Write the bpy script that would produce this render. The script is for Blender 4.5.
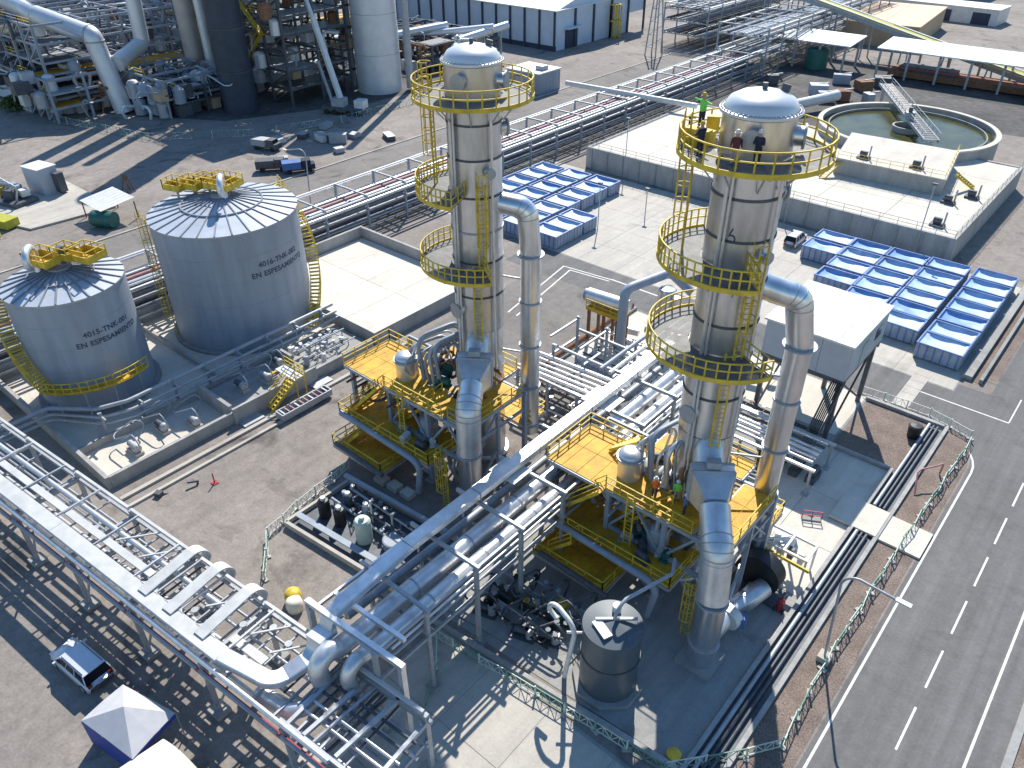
import bpy, math, random
from mathutils import Vector, Matrix
R = math.radians
rnd = random.Random(7)
scene = bpy.context.scene
COL = scene.collection
for o in list(bpy.data.objects): bpy.data.objects.remove(o)

# ------------------------------------------------------------------ camera
cam_data = bpy.data.cameras.new('camera'); cam = bpy.data.objects.new('camera', cam_data)
COL.objects.link(cam); scene.camera = cam
cam_data.sensor_width = 36; cam_data.lens = 36 * 780 / 1024
cam_data.clip_start = 0.5; cam_data.clip_end = 4000
cam.matrix_world = Matrix.Translation((0, 0, 45)) @ Matrix.Rotation(R(40.9), 4, 'Z') @ Matrix.Rotation(R(90 - 34.7), 4, 'X') @ Matrix.Rotation(R(-0.4), 4, 'Z')
scene.render.resolution_x = 1024; scene.render.resolution_y = 768

# ------------------------------------------------------------------ light
SUN = Vector((-.52, .854, 0)).normalized() * math.cos(R(44)) + Vector((0, 0, math.sin(R(44))))
world = bpy.data.worlds.new('World'); scene.world = world; world.use_nodes = True
wn = world.node_tree.nodes; wl = world.node_tree.links
bg = wn['Background']; sky = wn.new('ShaderNodeTexSky'); sky.sky_type = 'NISHITA'; sky.sun_disc = False
sky.sun_elevation = R(44); sky.sun_rotation = math.atan2(SUN.x, SUN.y)
sky.air_density = 1.3; sky.dust_density = 0.25; sky.ozone_density = 4.0
hs = wn.new('ShaderNodeHueSaturation'); hs.inputs['Saturation'].default_value = 1.15; wl.new(sky.outputs[0], hs.inputs['Color']); wl.new(hs.outputs[0], bg.inputs[0]); bg.inputs[1].default_value = 0.115
sun_data = bpy.data.lights.new('sun', 'SUN'); sun_data.energy = 4.7; sun_data.angle = R(0.5); sun_data.color = (1, .95, .86)
sun = bpy.data.objects.new('sun', sun_data); COL.objects.link(sun)
sun.rotation_euler = SUN.to_track_quat('Z', 'Y').to_euler()
vs = scene.view_settings
vs.view_transform = 'Standard'; vs.look = 'None'; vs.gamma = 1; vs.use_curve_mapping = False; vs.exposure = 0.5

# ------------------------------------------------------------------ materials
def mat(name, col, rough=.6, metal=0., var=.12, scale=1.5, bump=0., bscale=30., col2=None, fine=0., coat=0., trans=0., streak=0., spec=.5):
    m = bpy.data.materials.new(name); m.use_nodes = True
    nt = m.node_tree; N = nt.nodes; L = nt.links; b = N['Principled BSDF']
    b.inputs['Roughness'].default_value = rough; b.inputs['Metallic'].default_value = metal
    b.inputs['Specular IOR Level'].default_value = spec
    if coat: b.inputs['Coat Weight'].default_value = coat
    tc = N.new('ShaderNodeNewGeometry')
    pos = tc.outputs['Position']
    if streak:
        mp = N.new('ShaderNodeMapping'); L.new(pos, mp.inputs[0]); mp.inputs['Scale'].default_value = (1, 1, streak); pos2 = mp.outputs[0]
    else: pos2 = pos
    nz = N.new('ShaderNodeTexNoise'); nz.inputs['Scale'].default_value = scale; nz.inputs['Detail'].default_value = 6; nz.inputs['Roughness'].default_value = .62
    L.new(pos2, nz.inputs['Vector'])
    rp = N.new('ShaderNodeValToRGB'); L.new(nz.outputs['Fac'], rp.inputs[0])
    c1 = tuple(max(0, c * (1 - var)) for c in col); c2 = col2 or tuple(min(1, c * (1 + var)) for c in col)
    rp.color_ramp.elements[0].position = .33; rp.color_ramp.elements[1].position = .67
    rp.color_ramp.elements[0].color = (*c1, 1); rp.color_ramp.elements[1].color = (*c2, 1)
    out = rp.outputs[0]
    if fine:
        n2 = N.new('ShaderNodeTexNoise'); n2.inputs['Scale'].default_value = bscale; n2.inputs['Detail'].default_value = 3
        L.new(pos, n2.inputs['Vector'])
        r2 = N.new('ShaderNodeMapRange'); r2.inputs[1].default_value = .3; r2.inputs[2].default_value = .7
        r2.inputs[3].default_value = 1 - fine; r2.inputs[4].default_value = 1 + fine
        L.new(n2.outputs['Fac'], r2.inputs[0])
        mx = N.new('ShaderNodeMix'); mx.data_type = 'RGBA'; mx.blend_type = 'MULTIPLY'; mx.inputs[0].default_value = 1
        L.new(out, mx.inputs[6]); L.new(r2.outputs[0], mx.inputs[7]); out = mx.outputs[2]
    L.new(out, b.inputs['Base Color'])
    if bump:
        n3 = N.new('ShaderNodeTexNoise'); n3.inputs['Scale'].default_value = bscale; n3.inputs['Detail'].default_value = 4; L.new(pos, n3.inputs['Vector'])
        bp = N.new('ShaderNodeBump'); bp.inputs['Strength'].default_value = bump; bp.inputs['Distance'].default_value = .05
        L.new(n3.outputs['Fac'], bp.inputs['Height']); L.new(bp.outputs[0], b.inputs['Normal'])
    if trans:
        t = N.new('ShaderNodeBsdfTransparent'); ms = N.new('ShaderNodeMixShader'); ms.inputs[0].default_value = trans
        L.new(b.outputs[0], ms.inputs[1]); L.new(t.outputs[0], ms.inputs[2]); L.new(ms.outputs[0], N['Material Output'].inputs[0])
    return m
def ground_mat(name, col, stain=.5, streak=.18, speck=.12, big=.22, axis='Y', rough=.93):
    m = bpy.data.materials.new(name); m.use_nodes = True; nt = m.node_tree; N = nt.nodes; L = nt.links; b = N['Principled BSDF']; b.inputs['Roughness'].default_value = rough
    pos = N.new('ShaderNodeNewGeometry').outputs['Position']
    def fac(scale, lo, hi, v0, v1, detail=5, vec=None, dist=0.):
        n = N.new('ShaderNodeTexNoise'); n.inputs['Scale'].default_value = scale; n.inputs['Detail'].default_value = detail; n.inputs['Roughness'].default_value = .65; n.inputs['Distortion'].default_value = dist
        L.new(vec or pos, n.inputs['Vector']); r = N.new('ShaderNodeMapRange'); L.new(n.outputs['Fac'], r.inputs[0])
        for i, v in zip((1, 2, 3, 4), (lo, hi, v0, v1)): r.inputs[i].default_value = v
        return r.outputs[0]
    def mul(a, c):
        x = N.new('ShaderNodeMath'); x.operation = 'MULTIPLY'; L.new(a, x.inputs[0]); L.new(c, x.inputs[1]); return x.outputs[0]
    mp = N.new('ShaderNodeMapping'); L.new(pos, mp.inputs[0]); mp.inputs['Scale'].default_value = (1.1, .035, 1) if axis == 'Y' else (.035, 1.1, 1)
    f = mul(fac(.035, .3, .7, 1 - big, 1 + big), fac(.3, .3, .7, 1 - big * .7, 1 + big * .7, 8, None, .6))
    f = mul(f, fac(.16, .55, .72, 1, 1 - stain, 9, None, 1.2)); f = mul(f, fac(.55, .62, .75, 1, 1 - stain * .6, 8, None, .8))
    f = mul(f, fac(1.0, .35, .65, 1 - streak, 1 + streak, 4, mp.outputs[0])); f = mul(f, fac(5.0, .3, .7, 1 - speck, 1 + speck, 6)); f = mul(f, fac(1.3, .3, .7, 1 - speck, 1 + speck, 8))
    mx = N.new('ShaderNodeMix'); mx.data_type = 'RGBA'; mx.blend_type = 'MULTIPLY'; mx.inputs[0].default_value = 1; mx.inputs[6].default_value = (*col, 1); L.new(f, mx.inputs[7]); L.new(mx.outputs[2], b.inputs['Base Color'])
    n3 = N.new('ShaderNodeTexNoise'); n3.inputs['Scale'].default_value = 4; n3.inputs['Detail'].default_value = 6; L.new(pos, n3.inputs['Vector']); bp = N.new('ShaderNodeBump'); bp.inputs['Strength'].default_value = .25; bp.inputs['Distance'].default_value = .08; L.new(n3.outputs['Fac'], bp.inputs['Height']); L.new(bp.outputs[0], b.inputs['Normal'])
    return m
MT = dict(
    ground=ground_mat('ground_dust', (.243, .213, .188), .62, .05, .16, .2),
    asphalt=ground_mat('asphalt_old', (.148, .145, .141), .25, .13, .1, .1),
    asphalt2=ground_mat('asphalt_yard', (.2, .182, .165), .55, .06, .14, .16),
    gravel=mat('gravel_brown', (.195, .15, .125), .95, var=.22, scale=.5, fine=.42, bscale=9, bump=.8),
    concrete=ground_mat('concrete_pale', (.46, .425, .37), .3, .08, .06, .1, rough=.85),
    concrete2=ground_mat('concrete_grey', (.31, .305, .29), .4, .1, .08, .12, rough=.88),
    wallc=mat('concrete_wall', (.36, .35, .335), .88, var=.18, scale=.7, fine=.08, bscale=5, streak=.25),
    deck=ground_mat('concrete_deck', (.60, .555, .475), .22, .06, .05, .09, rough=.85),
    paint=mat('road_paint', (.68, .67, .63), .7, var=.16, scale=2.5),
    steel=mat('stainless', (.68, .695, .715), .31, .92, var=.17, scale=1.1, streak=.3), steel2=mat('stainless_dull', (.56, .57, .585), .38, .9, var=.2, scale=.8, streak=.3), tray=mat('tray_cover', (.54, .535, .515), .5, .1, var=.14, scale=.8),
    clad=mat('aluminium_cladding', (.68, .685, .69), .38, .65, var=.13, scale=1.2),
    galv=mat('galvanised_steel', (.38, .40, .425), .55, .35, var=.14, scale=1.6),
    dgrey=mat('dark_steel', (.085, .095, .11), .55, .2, var=.25, scale=2),
    black=mat('black_coating', (.014, .015, .018), .5, var=.3, scale=2),
    slate=mat('dark_slate_cladding', (.035, .05, .075), .55, .1, var=.2, scale=.6),
    yellow=mat('yellow_paint', (.62, .44, .04), .58, var=.28, scale=1.3),
    ygrate=mat('yellow_grating', (.60, .32, .014), .65, var=.28, scale=.9, fine=.22, bscale=14, bump=.4),
    grate=mat('steel_grating', (.16, .16, .155), .65, .2, var=.2, scale=2, fine=.35, bscale=18, trans=.22),
    tank=mat('tank_grey_paint', (.29, .33, .385), .45, var=.13, scale=.9, streak=.12),
    tank2=mat('fibreglass_grey', (.075, .10, .12), .4, var=.10, scale=.8),
    roofp=mat('roof_panel_grey', (.43, .47, .53), .45, var=.12, scale=.6),
    rib=mat('roof_rib_dark', (.21, .23, .27), .55),
    white=mat('white_paint', (.66, .655, .63), .45, var=.10, scale=1.2),
    cream=mat('cream_fabric', (.80, .74, .60), .8, var=.06),
    cab=mat('cabin_blue_grey', (.42, .45, .50), .5, var=.07, scale=.7),
    cabg=mat('cabin_green_panel', (.33, .42, .40), .5, var=.07, scale=.7),
    bin=mat('skip_blue_paint', (.09, .18, .42), .45, var=.22, scale=.9),
    binside=mat('skip_blue_grey_side', (.29, .35, .45), .55, var=.2, scale=.9),
    liner=mat('skip_liner', (.40, .56, .79), .5, var=.16, scale=.8), liner2=mat('skip_liner_faded', (.46, .60, .78), .55, var=.18, scale=.9), liner3=mat('skip_liner_deep', (.22, .38, .68), .5, var=.2, scale=.7),
    red=mat('red_paint', (.38, .03, .045), .5), pink=mat('faded_red_lagging', (.42, .20, .20), .6, var=.2),
    orange=mat('orange_cloth', (.85, .16, .03), .8), lime=mat('lime_cloth', (.18, .70, .10), .8),
    navy=mat('navy_cloth', (.02, .03, .06), .85), maroon=mat('maroon_cloth', (.10, .03, .04), .85), khaki=mat('grey_trousers', (.30, .28, .26), .85),
    skin=mat('skin_tone', (.42, .25, .17), .6), bluec=mat('blue_cloth', (.08, .16, .38), .8),
    glass=mat('dark_glass', (.012, .015, .02), .22, var=.1, spec=.15), rubber=mat('rubber', (.02, .02, .02), .8),
    carblue=mat('car_silver_blue', (.58, .61, .66), .35, .2, var=.03, coat=.25), carwhite=mat('car_white', (.75, .75, .75), .3, var=.02, coat=.8),
    lamp=mat('lamp_red_glass', (.16, .015, .015), .2), headlamp=mat('lamp_clear', (.7, .7, .7), .15),
    tentblue=mat('tent_blue', (.03, .06, .30), .7, var=.1), tentgrey=mat('tent_grey', (.47, .47, .49), .75, var=.06),
    green=mat('green_plastic', (.16, .30, .23), .6, var=.2), mint=mat('pale_green_plastic', (.52, .62, .54), .6, var=.12),
    teal=mat('teal_tank', (.02, .12, .10), .5), sludge=mat('sludge_water', (.07, .068, .018), .16, var=.4, scale=.25, spec=.22),
    tan=mat('tan_cladding', (.50, .36, .23), .7, var=.08, scale=.4), tanroof=mat('tan_roof', (.62, .44, .30), .7, var=.07, scale=.4),
    shed=mat('blue_grey_cladding', (.55, .62, .70), .6, var=.06, scale=.4), shedrib=mat('dark_column', (.035, .05, .085), .6),
    shedroof=mat('pale_sheet_roof', (.70, .71, .70), .5, var=.05), olive=mat('conveyor_olive', (.42, .40, .03), .6, var=.15),
    greyduct=mat('white_duct', (.62, .65, .68), .4, .3, var=.07, scale=.5), beige=mat('beige_stack', (.46, .43, .40), .5, .2, var=.1, scale=.4),
    leaf=mat('leaf', (.06, .10, .025), .7, var=.3, scale=3), bark=mat('bark', (.08, .06, .04), .9), rust=mat('rusty_brown', (.22, .11, .06), .85, var=.35, scale=2),
    print=mat('dark_print', (.05, .07, .11), .6), shadefloor=mat('shade_toned_floor', (.075, .07, .068), .9, var=.4, scale=.12, fine=.3, bscale=.8), sheetgreen=mat('green_roof_sheet', (.45, .50, .48), .5),  # dark floor material carries ground shadow in its base colour
)

# ------------------------------------------------------------------ mesh helpers
def fillet(pts, rad, n=6):
    pts = [Vector(p) for p in pts]; out = [pts[0]]
    for i in range(1, len(pts) - 1):
        p, a, b = pts[i], pts[i - 1], pts[i + 1]
        d1 = (a - p); d2 = (b - p); l1, l2 = d1.length, d2.length; d1.normalize(); d2.normalize()
        ang = d1.angle(d2)
        if ang > 3.1: continue
        t = min(rad / math.tan(ang / 2), l1 * .49, l2 * .49); rr = t * math.tan(ang / 2)
        c = p + (d1 + d2).normalized() * (rr / math.sin(ang / 2))
        s = p + d1 * t - c; e = p + d2 * t - c
        for k in range(n + 1):
            out.append(c + s.slerp(e, k / n) if s.angle(e) > 1e-4 else c + s)
    out.append(pts[-1]); return out
class M:
    def __init__(s): s.v = []; s.f = []; s.sm = []
    def add(s, vs, fs, smooth=False):
        b = len(s.v); s.v += [tuple(p) for p in vs]; s.f += [tuple(i + b for i in f) for f in fs]; s.sm += [smooth] * len(fs); return s
    def box(s, x0, x1, y0, y1, z0, z1):
        v = [(x0, y0, z0), (x1, y0, z0), (x1, y1, z0), (x0, y1, z0), (x0, y0, z1), (x1, y0, z1), (x1, y1, z1), (x0, y1, z1)]
        return s.add(v, [(3, 2, 1, 0), (4, 5, 6, 7), (0, 1, 5, 4), (1, 2, 6, 5), (2, 3, 7, 6), (3, 0, 4, 7)])
    def cbox(s, c, sx, sy, sz, rz=0):
        ca, sa = math.cos(rz), math.sin(rz); v = []
        for dz in (-.5, .5):
            for dx, dy in ((-.5, -.5), (.5, -.5), (.5, .5), (-.5, .5)):
                x, y = dx * sx, dy * sy; v.append((c[0] + x * ca - y * sa, c[1] + x * sa + y * ca, c[2] + dz * sz))
        return s.add(v, [(3, 2, 1, 0), (4, 5, 6, 7), (0, 1, 5, 4), (1, 2, 6, 5), (2, 3, 7, 6), (3, 0, 4, 7)])
    def bar(s, p, q, w, h=None):
        p, q = Vector(p), Vector(q); h = h or w; d = q - p
        if d.length < 1e-6: return s
        d.normalize(); up = Vector((0, 0, 1)) if abs(d.z) < .95 else Vector((0, 1, 0))
        x = d.cross(up).normalized(); y = x.cross(d).normalized(); v = []
        for e in (p, q):
            for a, b in ((-1, -1), (1, -1), (1, 1), (-1, 1)): v.append(e + x * (a * w / 2) + y * (b * h / 2))
        return s.add(v, [(0, 1, 2, 3), (7, 6, 5, 4), (4, 5, 1, 0), (5, 6, 2, 1), (6, 7, 3, 2), (7, 4, 0, 3)])
    def sweep(s, pts, sec, smooth=True, caps=True):
        pts = [Vector(p) for p in pts]; n = len(sec); v = []; prev = None
        for i, p in enumerate(pts):
            a = (pts[i] - pts[i - 1]).normalized() if i else None; b = (pts[i + 1] - pts[i]).normalized() if i < len(pts) - 1 else None
            d = (a + b).normalized() if a and b and (a + b).length > 1e-5 else (b or a)
            if prev is None:
                up = Vector((0, 0, 1)) if abs(d.z) < .95 else Vector((0, 1, 0)); x = d.cross(up).normalized()
            else:
                x = prev - d * prev.dot(d)
                x = x.normalized() if x.length > 1e-5 else d.orthogonal().normalized()
            y = x.cross(d).normalized(); prev = x
            k = 1 / max(.5, a.dot(d)) if a and b else 1
            for u, w in sec: v.append(p + x * u * (k if not a or abs(a.dot(x)) > 1e-3 else 1) + y * w)
        f = []
        for i in range(len(pts) - 1):
            for j in range(n):
                j2 = (j + 1) % n; f.append((i * n + j, (i + 1) * n + j, (i + 1) * n + j2, i * n + j2))
        s.add(v, f, smooth)
        if caps:
            s.add(v[:n], [tuple(range(n))]); s.add(v[-n:], [tuple(range(n - 1, -1, -1))])
        return s
    def tube(s, pts, r, n=8, caps=True):
        return s.sweep(pts, [(r * math.cos(2 * math.pi * k / n), -r * math.sin(2 * math.pi * k / n)) for k in range(n)], True, caps)
    def lathe(s, cx, cy, prof, n=32, a0=0., a1=360., share=False):
        full = abs(a1 - a0) >= 359.9; m = n if full else n + 1
        def ring(r, z): return [(cx + r * math.cos(R(a0 + (a1 - a0) * k / n)), cy + r * math.sin(R(a0 + (a1 - a0) * k / n)), z) for k in range(m)]
        if share:
            v = []; f = []
            for r, z in prof: v += ring(r, z)
            for i in range(len(prof) - 1):
                for k in range(n): k2 = (k + 1) % m; f.append((i * m + k, i * m + k2, (i + 1) * m + k2, (i + 1) * m + k))
            return s.add(v, f, True)
        for i in range(len(prof) - 1):
            v = ring(*prof[i]) + ring(*prof[i + 1]); f = []
            for k in range(n): k2 = (k + 1) % m; f.append((k, k2, m + k2, m + k))
            s.add(v, f, True)
        return s
    def prism(s, poly, z0, z1):
        n = len(poly); v = [(x, y, z0) for x, y in poly] + [(x, y, z1) for x, y in poly]
        f = [tuple(range(n - 1, -1, -1)), tuple(range(n, 2 * n))] + [(i, (i + 1) % n, n + (i + 1) % n, n + i) for i in range(n)]
        return s.add(v, f)
    def sector(s, cx, cy, r0, r1, z0, z1, a0=0., a1=360., n=32):
        s.lathe(cx, cy, [(r0, z1), (r0, z0), (r1, z0), (r1, z1), (r0, z1)][::-1], n, a0, a1)
        if abs(a1 - a0) < 359.9:
            for a, fl in ((a0, 1), (a1, 0)):
                c, q = math.cos(R(a)), math.sin(R(a)); v = [(cx + r * c, cy + r * q, z) for r, z in ((r0, z0), (r1, z0), (r1, z1), (r0, z1))]
                s.add(v, [(0, 1, 2, 3) if fl else (3, 2, 1, 0)])
        return s
    def rail(s, pts, h=1.1, w=.06, step=1.5, closed=False, toe=.12):
        pts = [Vector(p) for p in pts]
        if closed: pts.append(pts[0])
        for i in range(len(pts) - 1):
            a, b = pts[i], pts[i + 1]; n = max(1, round((b - a).length / step))
            for hh in (h, h * .52): s.bar(a + Vector((0, 0, hh)), b + Vector((0, 0, hh)), w)
            if toe: s.bar(a + Vector((0, 0, toe / 2)), b + Vector((0, 0, toe / 2)), .03, toe)
            for k in range(n + (1 if i == len(pts) - 2 else 0)):
                p = a.lerp(b, k / n); s.bar(p, p + Vector((0, 0, h)), w)
        return s
    def mesh(s, name, m, org=(0, 0, 0)):
        me = bpy.data.meshes.new(name); ox, oy, oz = org
        me.from_pydata([(x - ox, y - oy, z - oz) for x, y, z in s.v], [], s.f); me.update()
        me.polygons.foreach_set('use_smooth', s.sm); me.materials.append(MT[m] if isinstance(m, str) else m); return me
def obj(name, me, parent=None, loc=(0, 0, 0), rz=0):
    o = bpy.data.objects.new(name, me); COL.objects.link(o); o.parent = parent; o.location = loc; o.rotation_euler = (0, 0, rz); return o
def ortho(x, y, z0, z1, x2, y2, z2, r_, n=8, fr=.3):
    dx, dy = x2 - x, y2 - y
    if abs(dx) < .7: x2 = x + (.7 if dx > 0 else -.7)
    if abs(dy) < .7: y2 = y + (.7 if dy > 0 else -.7)
    pts = [(x, y, z0), (x, y, z1), (x2, y, z1), (x2, y2, z1), (x2, y2, z2)] if abs(dx) > .9 else [(x, y, z0), (x, y, z1), (x, y2, z1), (x, y2, z2)]
    return M().tube(fillet(pts, r_ * 1.7, 3), r_, n)
def manifold(t, x0, x1, y0, y1, z, mats, rq, heads=4, step=.8):
    along = (x1 - x0) >= (y1 - y0); a0, a1, b0, b1 = (x0, x1, y0, y1) if along else (y0, y1, x0, x1)
    P = (lambda a, b, zz: (a, b, zz)) if along else (lambda a, b, zz: (b, a, zz))
    for k in range(heads):
        b = b0 + (b1 - b0) * (k + .5) / heads; zz = z + .45 + .35 * (k % 3); r_ = rq.choice([.07, .1, .13]); mm = rq.choice(mats)
        s0, s1 = a0 + rq.uniform(0, 1.2), a1 - rq.uniform(0, 1.2); t.part('header_pipe', mm, M().tube([P(s0, b, zz), P(s1, b, zz)], r_, 8))
        a = s0 + .3
        while a < s1:
            q = rq.random()
            if q < .35: t.part('valve', rq.choice(mats), M().tube([P(a, b, zz), P(a, b, zz + .42)], .09, 8).tube([P(a, b, zz + .44), P(a, b, zz + .49)], .19, 10))
            elif q < .7:
                b2 = b + rq.choice([-1, 1]) * (b1 - b0) / heads; t.part('branch_pipe', rq.choice(mats), M().tube([P(a, b, zz), P(a, min(max(b2, b0), b1), zz)], r_ * .7, 7))
            else: t.part('support', 'galv', M().bar(P(a, b, z), P(a, b, zz - r_), .09))
            a += step * rq.uniform(.7, 1.4)
class T:
    """a thing: an Empty at its base with parts; meshes are given in world coordinates (or local when org is 0)"""
    def __init__(s, name, label, cat, org=(0, 0, 0), group=None):
        s.org = tuple(org) if len(org) == 3 else (org[0], org[1], 0)
        s.o = obj(name, None, None, s.org); s.o.empty_display_size = .5; s.o['label'] = label; s.o['category'] = cat
        if group: s.o['group'] = group
    def part(s, name, m, M_, parent=None, label=None):
        o = obj(name, M_.mesh(name, m, s.org), parent or s.o)
        if label: o['label'] = label
        return o
def copy_tree(o, parent=None):
    c = o.copy(); COL.objects.link(c); c.parent = parent
    for ch in o.children: copy_tree(ch, c)
    return c
def struct(name, m, M_, parent=None):
    o = obj(name, M_.mesh(name, m), parent)
    if not parent: o['kind'] = 'structure'
    return o
def solo(name, m, M_, label, cat, group=None, org=(0, 0, 0)):
    o = obj(name, M_.mesh(name, m, org), None, org); o['label'] = label; o['category'] = cat
    if group: o['group'] = group
    return o
ORD = ['first', 'second', 'third', 'fourth', 'fifth', 'sixth', 'seventh', 'eighth', 'ninth', 'tenth', 'eleventh', 'twelfth']

# ================================================================== SETTING
def sheet(name, m, poly, z):
    return struct(name, m, M().add([(x, y, z) for x, y in poly], [tuple(range(len(poly)))]))
def rect(x0, x1, y0, y1): return [(x0, y0), (x1, y0), (x1, y1), (x0, y1)]
sheet('ground', 'ground', rect(-1500, 900, -400, 2200), 0)
sheet('yard_asphalt', 'asphalt2', rect(-57, -28.6, 44, 70.6), .004)
road = sheet('road', 'asphalt', [(-3.75, -40), (5.4, -40), (5.4, 76.6), (4.2, 170), (-5.2, 170), (-5.2, 78.2), (-62, 76.2), (-62, 70.4), (-12.5, 70.6), (-8.5, 70.4), (-5.4, 69.4), (-4.1, 67.6), (-3.75, 65)], .008)
for n_, (x0, x1) in (('edge_line', (-3.46, -3.3)), ('edge_line', (3.68, 3.84))):
    struct(n_, 'paint', M().add([(x0, -30, .012), (x1, -30, .012), (x1, 64.5 if x0 < 0 else 69, .012), (x0, 64.5 if x0 < 0 else 69, .012)], [(0, 1, 2, 3)]), road)
m = M()
for k in range(8):
    a0, a1 = R(k * 11), R((k + 1) * 11)
    pts = [(-8.3 + r * math.cos(a), 64.5 + r * math.sin(a), .012) for a, r in ((a0, 4.84), (a0, 5.0), (a1, 5.0), (a1, 4.84))]
    m.add(pts, [(0, 1, 2, 3)])
struct('edge_curve_line', 'paint', m, road)
dash_me = M().add([(-.07, 0, 0), (.07, 0, 0), (.07, 3.7, 0), (-.07, 3.7, 0)], [(0, 1, 2, 3)]).mesh('lane_dash', 'paint')
for k in range(14):
    obj('lane_dash', dash_me, road, (.28 + .012 * k, 24.6 + 5.52 * k - 12, .012))
for p in ((-11.2, 74.25, -2.7, 74.4), (-2.76, 74.4, -2.64, 79.2), (-48, 74.55, -38, 74.75)):
    struct('road_line', 'paint', M().add([(p[0], p[1], .0125), (p[2], p[1], .0125), (p[2], p[3], .0125), (p[0], p[3], .0125)], [(0, 1, 2, 3)]), road)
for dx in (0, 1.3):
    a, b = Vector((-52.6 + dx, 60, .0125)), Vector((-55 + dx, 73.8 - dx * .3, .0125))
    struct('road_line', 'paint', M().add([a, a + Vector((.18, 0, 0)), b + Vector((.18, 0, 0)), b], [(0, 1, 2, 3)]), road)
    a, b = Vector((-55 + dx, 73.7 - dx * .3, .0126)), Vector((-48, 74.5 - dx * .4, .0126))
    struct('road_line', 'paint', M().add([a, b, b + Vector((0, .16, 0)), a + Vector((0, .16, 0))], [(0, 1, 2, 3)]), road)
# concrete apron made of poured bays
ap = sheet('apron', 'concrete2', rect(-84, -8.2, 76.5, 105), .011)
bay = {}
nx, ny = 13, 5
for i in range(nx):
    for j in range(ny):
        w, d = 75.6 / nx, 28.3 / ny
        if 'b' not in bay: bay['b'] = M().box(.02, w - .02, .02, d - .02, 0, .035).mesh('concrete_bay', 'concrete')
        obj('concrete_bay', bay['b'], ap, (-83.9 + i * w, 76.6 + j * d, .002))
# gravel strip and far gravel
sheet('gravel_strip', 'gravel', [(-6.75, 16), (-3.9, 16), (-3.9, 65), (-4.4, 68), (-5.6, 69.6), (-7, 70), (-6.75, 60)], .014)
sheet('gravel_patch', 'gravel', rect(-14, -8.45, 60.4, 69.6), .02)
sheet('gravel_field', 'gravel', [(-6.3, 81), (-5.3, 81), (-5.3, 170), (-15, 170), (-15.4, 142), (-6.3, 118)], .014)
sheet('verge', 'gravel', rect(5.9, 14, -20, 90), .014)
m = M().box(5.4, 5.9, -20, 76, 0, .13); struct('kerb', 'concrete2', m)
m = M().box(-8.3, -7.4, 79.5, 140, 0, .5).box(-6.7, -6.4, 79.5, 140, 0, .5); struct('channel_wall', 'concrete2', m)
sheet('channel_bed', 'gravel', rect(-7.4, -6.7, 79.5, 140), .02)
# crossing slabs over gravel and drain
cs = M().box(-10.6, -6.9, 51.2, 54.6, .16, .34); struct('crossing_slab', 'deck', cs)
struct('crossing_slab', 'deck', M().box(-6.88, -3.55, 51.25, 54.55, .02, .2))
for k in range(6):
    struct('walkway_slab', 'concrete', M().box(-12.2, -10.7, 70.4 + 1.37 * k, 70.4 + 1.37 * k + 1.33, .012, .06))
fy = sheet('front_yard', 'concrete2', rect(-27, -7.2, 8, 23.4), .006)
for i in range(4):
    for j in range(3): struct('concrete_bay', 'concrete', M().box(-26.9 + i * 4.9, -26.9 + i * 4.9 + 4.86, 8.2 + j * 5, 8.2 + j * 5 + 4.95, .006, .03), fy)
# tower-two containment pad with kerb and pipe drain
pad = struct('containment_pad', 'concrete2', M().prism([(-29, 24.0), (-8.75, 25.3), (-8.75, 60.2), (-14.2, 60.2), (-14.2, 70), (-41.2, 70), (-41.2, 56), (-29, 56)], .016, .03))
for i, (x0, x1, y0, y1) in enumerate([(-17.5, -13.2, 41.9, 47.6), (-13.15, -8.9, 41.9, 47.6), (-17.5, -13.2, 47.65, 53.5), (-13.15, -8.9, 47.65, 53.5), (-17.5, -13.2, 53.55, 60), (-13.15, -8.9, 53.55, 60), (-41, -35.2, 57, 63), (-35.15, -29.5, 57, 63), (-41, -35.2, 63.05, 69.8), (-35.15, -29.5, 63.05, 69.8), (-29.4, -22.5, 62, 69.8), (-22.4, -14.4, 62, 69.8)]):
    struct('concrete_bay', 'deck', M().box(x0, x1, y0, y1, .03, .06), pad)
kerbs = [((-29.2, 23.1), (-9.0, 25.0)), ((-8.75, 25.0), (-8.75, 51.2)), ((-8.75, 54.6), (-8.75, 60.3)), ((-8.9, 60.3), (-14.3, 60.3)), ((-41.5, 50), (-41.5, 70.2))]
for a, b in kerbs:
    struct('kerb', 'wallc', M().bar((*a, .17), (*b, .17), .3, .36))
struct('kerb', 'wallc', M().box(-7.0, -6.7, 20, 69.5, 0, .3))
struct('kerb', 'wallc', M().box(-14.3, -7.1, 69.4, 69.8, 0, .35))
sheet('drain_bed', 'dgrey', rect(-8.6, -7.0, 20, 69.4), .01)
t = T('drain_pipe_bundle', 'long pale pipes lying in the drain beside the gravel strip', 'pipe', (-7.8, 45))
for x, r_, mm in ((-8.25, .15, 'galv'), (-7.85, .1, 'dgrey'), (-7.5, .12, 'dgrey')):
    t.part('pipe', mm, M().tube([(x, 21, .25), (x, 51, .25)], r_, 8)); t.part('pipe', mm, M().tube([(x, 54.8, .25), (x, 69, .25)], r_, 8))

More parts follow.
